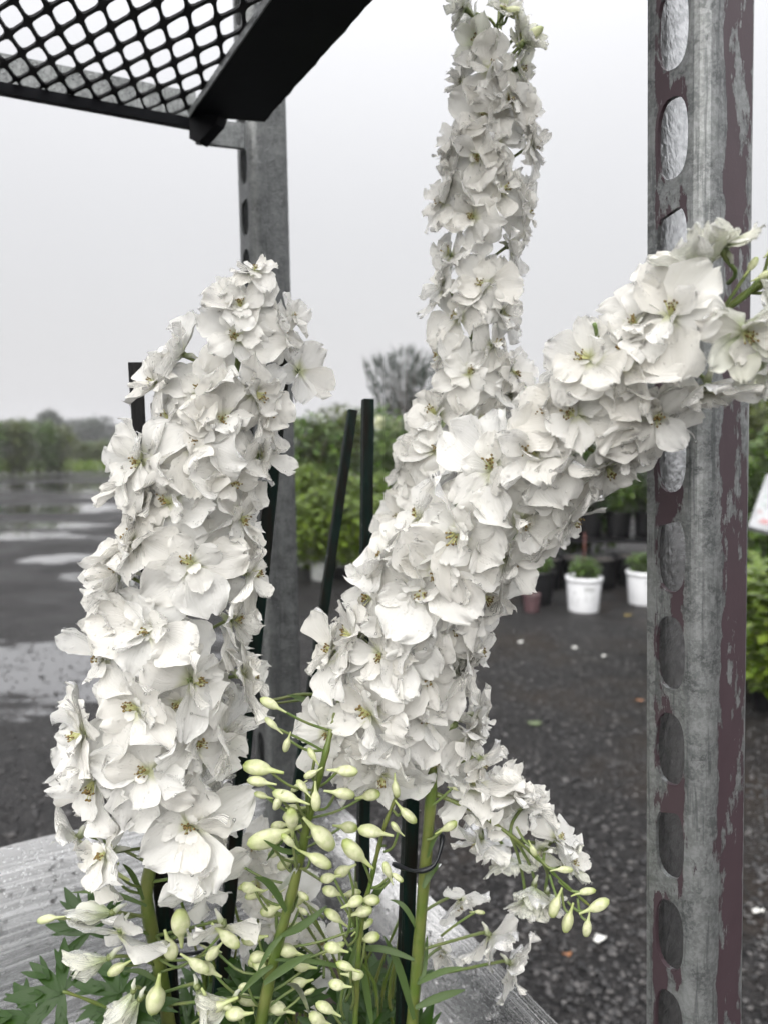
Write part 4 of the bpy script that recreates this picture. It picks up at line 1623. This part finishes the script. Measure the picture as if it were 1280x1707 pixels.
# ------------------------------------------------------------------ back plant: the tall upright spike
PB = Plant('tall upright white delphinium spike reaching the top edge of the picture', (-.045, .60, .68), 31)
PB.pot(.066)
axB = [(660, 1000, .56), (700, 880, .555), (735, 780, .55), (772, 660, .55), (790, 540, .55), (803, 400, .55), (815, 270, .55), (824, 150, .55), (832, 30, .55), (838, -70, .55)]
PB.stem([(592, 1760, .585), (602, 1400, .58), (625, 1150, .57)] + axB, .0042, .0016, 60)
PB.spike(axB, [(800, 75), (838, 20, .7), (790, 25, .75), (862, 62, .75), (845, 150, .8), (862, 115, .85), (770, 140, .8), (812, 190, 1.05), (878, 195, .95), (762, 240, .9), (884, 245, .85), (790, 362, 1.05), (832, 318), (742, 335), (868, 350), (750, 425),
               (852, 412), (806, 478, 1.05), (764, 530), (835, 520), (740, 480, .9), (820, 580), (780, 625, 1.05), (738, 590, .9), (850, 620), (728, 690), (728, 750), (795, 700, .9), (845, 660, .85),
               (760, 300, .95), (715, 810)],
         62, (.90, .70), .0215, .84, 0, .0235, -.35, airy=.97)
PB.bud((872, 25), (832, 12), .53, (830, 40), True)
PB.bud((846, 18), (826, -12), .55, (832, 50), True)
PB.bud((905, 45), (860, 75), .53, (826, 110))
PB.flower(W(872, 72, .53), Vector((.7, -.3, .5)), W(826, 130, .55), .62, True)
PB.flower(W(775, 15, .53), Vector((-.7, -.4, .4)), W(832, 60, .55), .62, True)

for px_, py_, fc in ((826, 235, (.15, -.95, .1)), (795, 262, (-.3, -.9, 0)), (842, 165, (.4, -.85, .1)), (815, 118, (0, -.95, .2))):
    PB.flower(W(px_, py_, .532), Vector(fc), W(820, py_ + 35, .55), .74)

# ------------------------------------------------------------------ left plant
PA = Plant('broad white delphinium spike at the left, leaning slightly right', (-.165, .47, .68), 32)
PA.pot(.078)
axA = [(255, 1420, .455), (258, 1310, .455), (280, 1200, .455), (298, 1080, .455), (314, 960, .457), (335, 860, .46), (362, 740, .463), (392, 620, .466), (414, 540, .47), (424, 480, .472)]
PA.stem([(290, 1760, .47), (268, 1620, .462), (245, 1500, .457)] + axA, .0046, .0018, 60)
PA.spike(axA, [(315, 1375, 1.12, (.12, -.98, .16)), (160, 1300, 1.15, (-.45, -.85, -.12)), (320, 1135, 1.08), (322, 940, 1.02), (250, 1050), (388, 1035), (332, 742, 1.08), (338, 655), (424, 655, .98),
               (395, 560), (402, 512, .9), (466, 552, .85), (426, 455, .6, (.1, -.6, .75)), (378, 492, .62), (486, 530, .62, (.7, -.6, .35)), (325, 1240, .95), (218, 800, .9), (205, 955, .95), (262, 640, .8), (305, 590, .9), (398, 862), (250, 835), (432, 760), (222, 905), (415, 955), (195, 1010), (178, 1095), (405, 1125), (232, 1180, 1.05),
               (140, 1225), (372, 1225), (250, 1285), (440, 690, .9), (285, 700, .9), (275, 775, .95), (380, 800), (370, 700)],
         64, (1.06, .76), .0345, 2.0, 0, .0285, -.35, airy=.85, taper=.38)
PA.flower(W(345, 1478, .44), Vector((.45, -.75, -.45)), W(255, 1470, .455), 1.05, False, False, 4)
PA.flower(W(372, 1545, .44), Vector((.3, -.8, -.5)), W(262, 1560, .455), .85, False, False, 3)
PA.flower(W(498, 618, .49), Vector((.75, -.5, .1)), W(415, 650, .468), .72, False, False)
PA.flower(W(200, 1555, .43), Vector((-.3, -.8, -.5)), W(255, 1560, .458), .85, False, False, 4)
PA.flower(W(130, 1400, .45), Vector((-.5, -.6, -.6)), W(250, 1440, .457), .9, False, False, 4)
for tip, tail, s_, fat in (((62, 1536), (108, 1526), (250, 1522), False), ((150, 1430), (215, 1470), (240, 1490), False),
                           ((300, 1515), (303, 1580), (268, 1590), True), ((290, 1600), (275, 1550), (262, 1560), True), ((255, 1690), (268, 1625), (268, 1660), True),
                           ((350, 1620), (300, 1590), (268, 1600), False),
                           ((400, 1580), (352, 1540), (270, 1600), False), ((365, 1690), (335, 1650), (285, 1740), True), ((345, 1600), (372, 1570), (270, 1620), True), ((180, 1625), (220, 1600), (255, 1590), False),
                           ((330, 1690), (400, 1662), (285, 1750), False), ((175, 1462), (200, 1440), (242, 1480), True)):
    PA.bud(tip, tail, .435, s_, fat, .456)
for px_, py_, fc, sc in ((185, 1522, (-1, -.15, -.05), .82), (180, 1598, (-1, -.2, -.25), .85), (222, 1655, (-.5, -.2, -.8), .72), (232, 1668, (-.75, -.2, -.7), .75), (330, 1650, (.5, -.5, -.5), .7), (385, 1668, (-.8, -.4, -.1), .7)):
    PA.flower(W(px_, py_, .44), Vector(fc), W(258, min(py_ + 10, 1700), .458), sc, True, False, 5, 1.22)
PA.palm_leaf(W(105, 1652, .43), .036, Vector((.1, -.75, .8)), Vector((-1, .1, .1)), 5)
PA.palm_leaf(W(150, 1555, .50), .036, Vector((.2, -.9, .5)), Vector((-.3, 0, 1)), 6)
PA.palm_leaf(W(60, 1700, .45), .05, Vector((.1, -.4, .9)), Vector((-1, -.4, 0)), 7)
PA.palm_leaf(W(215, 1680, .45), .04, Vector((-.2, -.7, .7)), Vector((.4, -.2, -.4)), 8)
for a_, b_ in (((240, 1500), (205, 1440)), ((268, 1640), (205, 1620)), ((262, 1580), (330, 1560)), ((245, 1510), (120, 1488))):
    PA.bract(a_, b_, .452, .0016)
st_, _ = PA.stem([(285, 1720, .458), (215, 1695, .445), (150, 1668, .435), (105, 1652, .43)], .0011, .0009, 14, 'leaf_stalk', 'stem')

for px_, py_, fc in ((285, 838, (-.3, -.9, .1)), (238, 770, (-.6, -.7, .1)), (300, 1170, (0, -.95, .1))):
    PA.flower(W(px_, py_, .437), Vector(fc), W(320 if py_ < 1000 else 290, py_ + 40, .458), .95)

# ------------------------------------------------------------------ right plant: leaning spike, budding spike, drooping side shoot
PC = Plant('white delphinium leaning far right across the flaking post, with a budding side spike', (.005, .475, .68), 33)
PC.pot(.08)
axC = [(655, 1215, .465), (668, 1110, .46), (690, 1030, .455), (735, 955, .445), (790, 880, .432), (850, 810, .418), (925, 740, .402), (1010, 672, .385), (1095, 610, .368), (1170, 548, .355), (1240, 492, .347), (1330, 425, .34)]
PC.stem([(682, 1760, .47), (697, 1580, .465), (712, 1400, .462), (720, 1270, .46), (705, 1150, .458)] + axC[2:], .0040, .0014, 70)
PC.spike(axC, [(1035, 605, 1.12), (1118, 528, 1.0), (1238, 552, 1.0), (1165, 452, .95, (-.2, .2, .95)), (1178, 645, .95, (.1, -.35, -.9)), (820, 782, 1.12), (893, 757, .95), (765, 887, 1.12), (730, 955), (925, 825, .88),
               (868, 868), (626, 992), (662, 1042, 1.05), (590, 1062), (558, 1088, .9), (752, 1036, .85), (635, 1090), (620, 1190, 1.08), (785, 1085), (705, 1120), (842, 930), (945, 862, .9), (1010, 775), (1090, 690, 1.05),
               (960, 690), (700, 870, 1.0), (640, 935, .9), (800, 990), (760, 1120, .95), (1050, 730, .95), (905, 690, .9), (700, 985)],
         70, (.98, .80), .0305, .88, 0, .0275, -.4)
for px_, py_, sc, fc in ((545, 1222, .92, (-.4, -.8, .1)), (640, 1288, .95, (.1, -.8, -.5)), (600, 1262, .8, (-.2, -.9, -.2)), (778, 1232, .78, (.8, -.4, -.1)), (722, 1262, .7, (.1, -.9, -.3)),
                         (760, 1205, .66, (.5, .3, .6)), (795, 1190, .62, (.8, .1, .2)), (800, 1268, .6, (.7, -.3, -.6))):
    PC.flower(W(px_, py_, .452 if px_ < 700 else .46), Vector(fc), W(712 if px_ > 600 else 560, py_ + 40, .462), sc)
for tip, tail, s_ in (((1262, 428), (1240, 462), (1200, 520)), ((1285, 452), (1252, 470), (1212, 512)), ((1300, 400), (1272, 430), (1240, 492)), ((1318, 440), (1290, 448), (1250, 486)), ((1330, 470), (1295, 470), (1250, 488)),
                      ((1345, 392), (1318, 415), (1280, 460)), ((1362, 425), (1335, 425), (1300, 446)), ((1350, 450), (1325, 440), (1290, 452))):
    PC.bud(tip, tail, .338, s_, False, .35)
for px_, py_, sc, fc in ((1208, 412, .62, (-.1, -.3, .9)), (1275, 600, .62, (.4, -.6, -.6)), (1110, 478, .66, (-.5, -.5, .7)), (1285, 520, .55, (.4, -.8, .3)), (1060, 545, .72, (-.6, -.6, .5)), (985, 600, .75, (-.6, -.6, .5))):
    PC.flower(W(px_, py_, .338 if px_ > 1150 else .36), Vector(fc), W(px_ + 5, py_ + (60 if py_ < 560 else -60), .352), sc, px_ > 1190)
# drooping side shoot
shoot = [(722, 1322, .462), (790, 1352, .455), (850, 1392, .45), (905, 1440, .447), (945, 1478, .445), (985, 1512, .445)]
PC.stem(shoot, .0015, .0007, 30, 'side_shoot')
for px_, py_, sc, fc in ((790, 1312, .70, (-.2, -.2, .9)), (842, 1322, .66, (.2, .1, .9)), (872, 1342, .62, (.5, 0, .8)), (800, 1400, .55, (-.3, -.3, -.9)), (845, 1428, .5, (0, -.3, -.9)), (925, 1398, .5, (.6, -.2, .6)),
                         (948, 1442, .46, (.7, -.3, .3)), (888, 1478, .5, (-.3, -.4, -.8)), (875, 1500, .42, (0, -.2, -1)), (830, 1352, .55, (0, -.7, .5)), (900, 1415, .42, (.1, -.8, -.3)), (912, 1492, .42, (.2, -.4, -.8))):
    i_ = min(range(len(shoot)), key=lambda k: abs(shoot[k][0] - px_ + 30))
    PC.flower(W(px_, py_, .462), Vector(fc), W(*shoot[i_]), sc * 1.3, py_ > 1400)
for tip, tail in (((993, 1484), (950, 1490)), ((1015, 1500), (965, 1525)), ((975, 1562), (982, 1520)), ((940, 1555), (955, 1505)), ((918, 1530), (935, 1480)), ((955, 1450), (915, 1448)), ((893, 1428), (880, 1400))):
    PC.bud(tip, tail, .443, ((tail[0] - 20), tail[1] - 22))
for px_, py_, sc, fc in ((765, 1500, .6, (.3, -.6, -.5)), (815, 1562, .8, (.5, -.5, -.4)), (850, 1608, .75, (.7, -.4, -.3)), (740, 1585, .5, (-.3, -.7, -.4))):
    PC.flower(W(px_, py_, .50), Vector(fc), W(705, py_ + 20, .47), sc, False, True, 4)
PC.bud((808, 1522), (782, 1518), .48, (735, 1560))
PC.bud((762, 1370), (725, 1390), .45, (712, 1400))
PC.bud((768, 1316), (745, 1312), .455, (714, 1345))

# budding spike
dst = [(425, 1760, .45), (455, 1610, .446), (492, 1470, .44), (520, 1340, .436), (542, 1260, .434), (556, 1200, .440), (566, 1165, .448)]
PC.stem(dst, .0040, .0009, 40, 'budding_stem')


def dstem(y):
    for k in range(len(dst) - 1):
        if dst[k + 1][1] <= y <= dst[k][1]:
            f = (y - dst[k][1]) / (dst[k + 1][1] - dst[k][1])
            return dst[k][0] + f * (dst[k + 1][0] - dst[k][0])
    return dst[-1][0]


for tip, tail in (((434, 1164), (478, 1188)), ((442, 1196), (472, 1224)), ((475, 1254), (485, 1220)), ((405, 1276), (474, 1288)), ((412, 1300), (462, 1308)), ((424, 1322), (456, 1332)), ((454, 1320), (516, 1340)),
                  ((458, 1350), (472, 1318)), ((486, 1346), (488, 1398)), ((412, 1408), (505, 1378)), ((514, 1246), (532, 1276)), ((507, 1296), (538, 1282)), ((597, 1287), (545, 1283)), ((592, 1326), (540, 1318)),
                  ((527, 1353), (526, 1302)), ((556, 1416), (506, 1362)), ((553, 1446), (498, 1416)), ((495, 1300), (520, 1330)), ((470, 1390), (500, 1420))):
    PC.bud(tip, tail, .424 + PC.rg.uniform(-.004, .006), (dstem(tail[1] + 30), tail[1] + 30), False, .438, PC.rg.uniform(-.004, .004))
# second budding shoot, to the right
d2 = [(590, 1760, .455), (600, 1560, .45), (618, 1470, .447), (640, 1380, .445), (662, 1325, .445)]
PC.stem(d2, .0020, .0010, 30, 'budding_stem')
for tip, tail, s_ in (((596, 1382), (656, 1393), (642, 1410)), ((571, 1400), (622, 1448), (618, 1470)), ((694, 1372), (656, 1338), (655, 1350)), ((640, 1436), (655, 1475), (620, 1480)), ((672, 1470), (645, 1450), (620, 1480)),
                      ((663, 1330), (655, 1290), (660, 1330)), ((652, 1370), (672, 1395), (640, 1420))):
    PC.bud(tip, tail, .436, s_, False, .446)
# low cluster of small round buds
for i, (bx, by) in enumerate(((480, 900), (535, 870), (490, 955), (570, 995), (630, 985), (500, 1050), (630, 1130), (500, 1170), (545, 1240), (570, 1270), (515, 1310), (380, 1235), (370, 1300), (215, 1200), (225, 1240), (190, 1130),
                              (180, 940), (20, 1250), (290, 1400), (90, 1390), (170, 1370), (440, 1440), (560, 960), (330, 1180), (600, 1030), (470, 1400), (130, 1420), (20, 1160))):
    cx_, cy_ = 340 + bx / 2.286, 1067 + by / 2.286
    a = PC.rg.uniform(-.7, .7) + (0 if bx < 560 else math.pi)
    L = PC.rg.uniform(38, 50)
    tip = (cx_ - L * .45 * math.cos(a), cy_ - L * .45 * math.sin(a) * .8)
    tail = (cx_ + L * .55 * math.cos(a), cy_ + L * .55 * math.sin(a) * .8 + 6)
    root = (585 + PC.rg.uniform(-12, 12), min(cy_ + 60, 1740)) if bx > 400 else (dstem(min(cy_ + 50, 1755)), min(cy_ + 50, 1755))
    PC.bud(tip, tail, .44 + PC.rg.uniform(-.006, .02), root, PC.rg.random() < .6, .452)
for i in range(26):
    cx_, cy_ = PC.rg.gauss(500, 60), PC.rg.uniform(1240, 1660)
    a = PC.rg.uniform(-.9, .9) + (0 if cx_ < dstem(cy_) else math.pi)
    L = PC.rg.uniform(30, 48)
    tip = (cx_ - L * .5 * math.cos(a), cy_ - L * .5 * math.sin(a) * .8)
    tail = (cx_ + L * .5 * math.cos(a), cy_ + L * .5 * math.sin(a) * .8 + 5)
    PC.bud(tip, tail, .446 + PC.rg.uniform(-.004, .016), (dstem(cy_ + 40), cy_ + 40), PC.rg.random() < .4, .452)
# white flowers half hidden low down behind the budding spike
for px_, py_, sc in ((432, 1470, .9), (462, 1545, .85), (505, 1640, .7), (425, 1410, .8), (480, 1500, .8), (440, 1600, .7), (540, 1570, .6)):
    PC.flower(W(px_, py_, .52), Vector((-.2, -.9, .1)), W(540, py_ + 60, .5), sc)
# narrow leaves on the stems
for a_, b_, Yl in (((700, 1560), (650, 1500), .462), ((690, 1600), (575, 1585), .46), ((695, 1640), (770, 1612), .46), ((692, 1680), (775, 1650), .458), ((700, 1640), (712, 1560), .46), ((505, 1420), (440, 1400), .43),
                   ((470, 1560), (545, 1510), .436), ((470, 1560), (430, 1620), .436), ((478, 1520), (425, 1462), .436), ((440, 1640), (520, 1590), .44), ((460, 1600), (610, 1625), .44), ((455, 1610), (400, 1660), .44),
                   ((520, 1345), (445, 1435), .45), ((600, 1560), (560, 1700), .45), ((605, 1540), (650, 1470), .45), ((690, 1700), (640, 1560), .462), ((712, 1430), (740, 1380), .455), ((705, 1480), (735, 1440), .455),
                   ((500, 1440), (455, 1490), .434), ((480, 1640), (520, 1700), .44), ((620, 1707), (600, 1600), .46), ((545, 1210), (610, 1180), .45), ((550, 1195), (480, 1158), .47), ((560, 1190), (630, 1165), .475)):
    PC.bract(a_, b_, Yl, PC.rg.uniform(.0014, .0026), PC.rg.uniform(-.01, .02), PC.rg.uniform(-.004, .008))
# dark undergrowth of cut leaves low in the pots
lr = random.Random(77)
for i in range(46):
    px_, py_ = lr.uniform(170, 740), lr.uniform(1650, 1830)
    yy = lr.uniform(.46, .60)
    pl = PA if px_ < 330 else PC if lr.random() < .7 else PB
    pl.palm_leaf(W(px_, py_, yy), lr.uniform(.03, .05), Vector((lr.uniform(-.5, .5), lr.uniform(-.9, -.2), lr.uniform(.3, .9))), Vector((lr.uniform(-1, 1), lr.uniform(-.4, .4), lr.uniform(-.2, 1))), 700 + i)
for i in range(26):
    px_ = lr.uniform(330, 720)
    Yl = lr.uniform(.48, .56)
    PC.stem([(px_, 1780, Yl), (px_ + lr.uniform(-25, 25), 1650, Yl), (px_ + lr.uniform(-50, 50), lr.uniform(1470, 1600), Yl)], .0016, .0008, 10, 'shoot')
PC.stem([(440, 1172, .50), (500, 1158, .505), (565, 1160, .51)], .0013, .0011, 10, 'shoot')
PC.stem([(420, 1180, .50), (510, 1166, .505), (580, 1170, .51)], .0011, .0009, 10, 'shoot')

# ------------------------------------------------------------------ stakes and ties
def stake(label, top, bot, wpx, mat, seed):
    a, c_ = W(*top), W(*bot)
    d = (a - c_)
    w = wpx / FPX * top[2]
    base = c_ - d * ((c_.z - .70) / d.z)
    o = empty('stake', base)
    tag(o, label, 'stake', 'dark wooden plant stakes')
    z = d.normalized()
    x = (Vector((1, .35, 0)) - z * z.x).normalized()
    y = z.cross(x)
    rg = random.Random(seed)
    n = 60
    H = (a - base).length
    vs, fs = [], []
    for i in range(n + 1):
        h = H * i / n
        for k, (sx, sy) in enumerate(((-1, -.8), (-.8, -1), (.8, -1), (1, -.8), (1, .8), (.8, 1), (-.8, 1), (-1, .8))):
            j = 1 + .06 * noise.noise(Vector((h * 60, k * .8, seed)))
            vs.append(x * (sx * w * .44 * j) + y * (sy * w * .44 * j) + z * h)
    for i in range(n):
        for k in range(8):
            fs.append((i * 8 + k, i * 8 + (k + 1) % 8, (i + 1) * 8 + (k + 1) % 8, (i + 1) * 8 + k))
    fs.append(tuple(range(n * 8, n * 8 + 8)))
    b = MB()
    b.add(vs, fs)
    b.build('shaft', M[mat], o, smooth_sh=False)
    dr = MB()
    for i in range(26):
        h = H * rg.uniform(.3, .99)
        s_ = rg.choice((-1, 1))
        dr.ico(x * s_ * w * .46 + y * rg.uniform(-.4, .1) * w + z * h, rg.uniform(.0005, .0012), (1, 1, 1.25))
    tag(dr.build('water_drops', M['water'], o), kind='stuff')


stake('short rough black stake left of the left spike', (226, 605, .52), (236, 775, .52), 25, 'stake_black', 1)
stake('dark green stake slanting down behind the right side of the left spike', (474, 585, .52), (366, 1660, .49), 25, 'stake', 2)
stake('thin dark stake leaning right, left of the pair in front of the green beds', (588, 684, .66), (520, 1150, .62), 17, 'stake', 3)
stake('upright dark stake with a worn brown top, right of the pair before the green beds', (613, 666, .60), (603, 1650, .56), 21, 'stake', 4)
stake('black stake tied to the stem of the leaning delphinium', (690, 1180, .482), (672, 1700, .478), 27, 'stake', 5)
stake('short black stake tied to the stem of the left delphinium', (262, 1440, .475), (290, 1690, .478), 24, 'stake', 6)


def tie(label, pix):
    pts = [W(*p) for p in spline(pix, 18)]
    b = MB()
    o0 = pts[0]
    for dz in (0,):
        b.tube([p - o0 for p in pts], [.0014 + .0004 * math.sin(i) for i in range(18)], 7)
    tag(b.build('plant_tie', M['tie'], None, o0), label, 'tie', 'dark plastic ties')


tie('dark plastic tie round the left stem and stake above the big buds', [(218, 1570, .45), (240, 1580, .444), (290, 1570, .444), (335, 1568, .45), (350, 1580, .458), (320, 1590, .47), (270, 1592, .485), (225, 1580, .475)])
tie('dark plastic tie holding the leaning stem to its black stake', [(655, 1440, .466), (675, 1448, .46), (700, 1452, .455), (725, 1440, .455), (737, 1400, .46), (733, 1385, .468)])

# ------------------------------------------------------------------ drizzle haze over the whole yard
hz = MB()
hz.hexa([(-1520, -80, -1), (1520, -80, -1), (1520, 3020, -1), (-1520, 3020, -1), (-1520, -80, 9.5), (1520, -80, 9.5), (1520, 3020, 9.5), (-1520, 3020, 9.5)])
t = NT('drizzle_haze')
v_ = t.n('VolumePrincipled', Color=(.93, .94, .96), Density=.0011)
t.put(t.out.inputs['Volume'], v_)
tag(hz.build('haze', t.mat, smooth_sh=False), 'pale drizzle haze lying over the yard', 'haze', kind='stuff')
cy.volume_bounces = 0
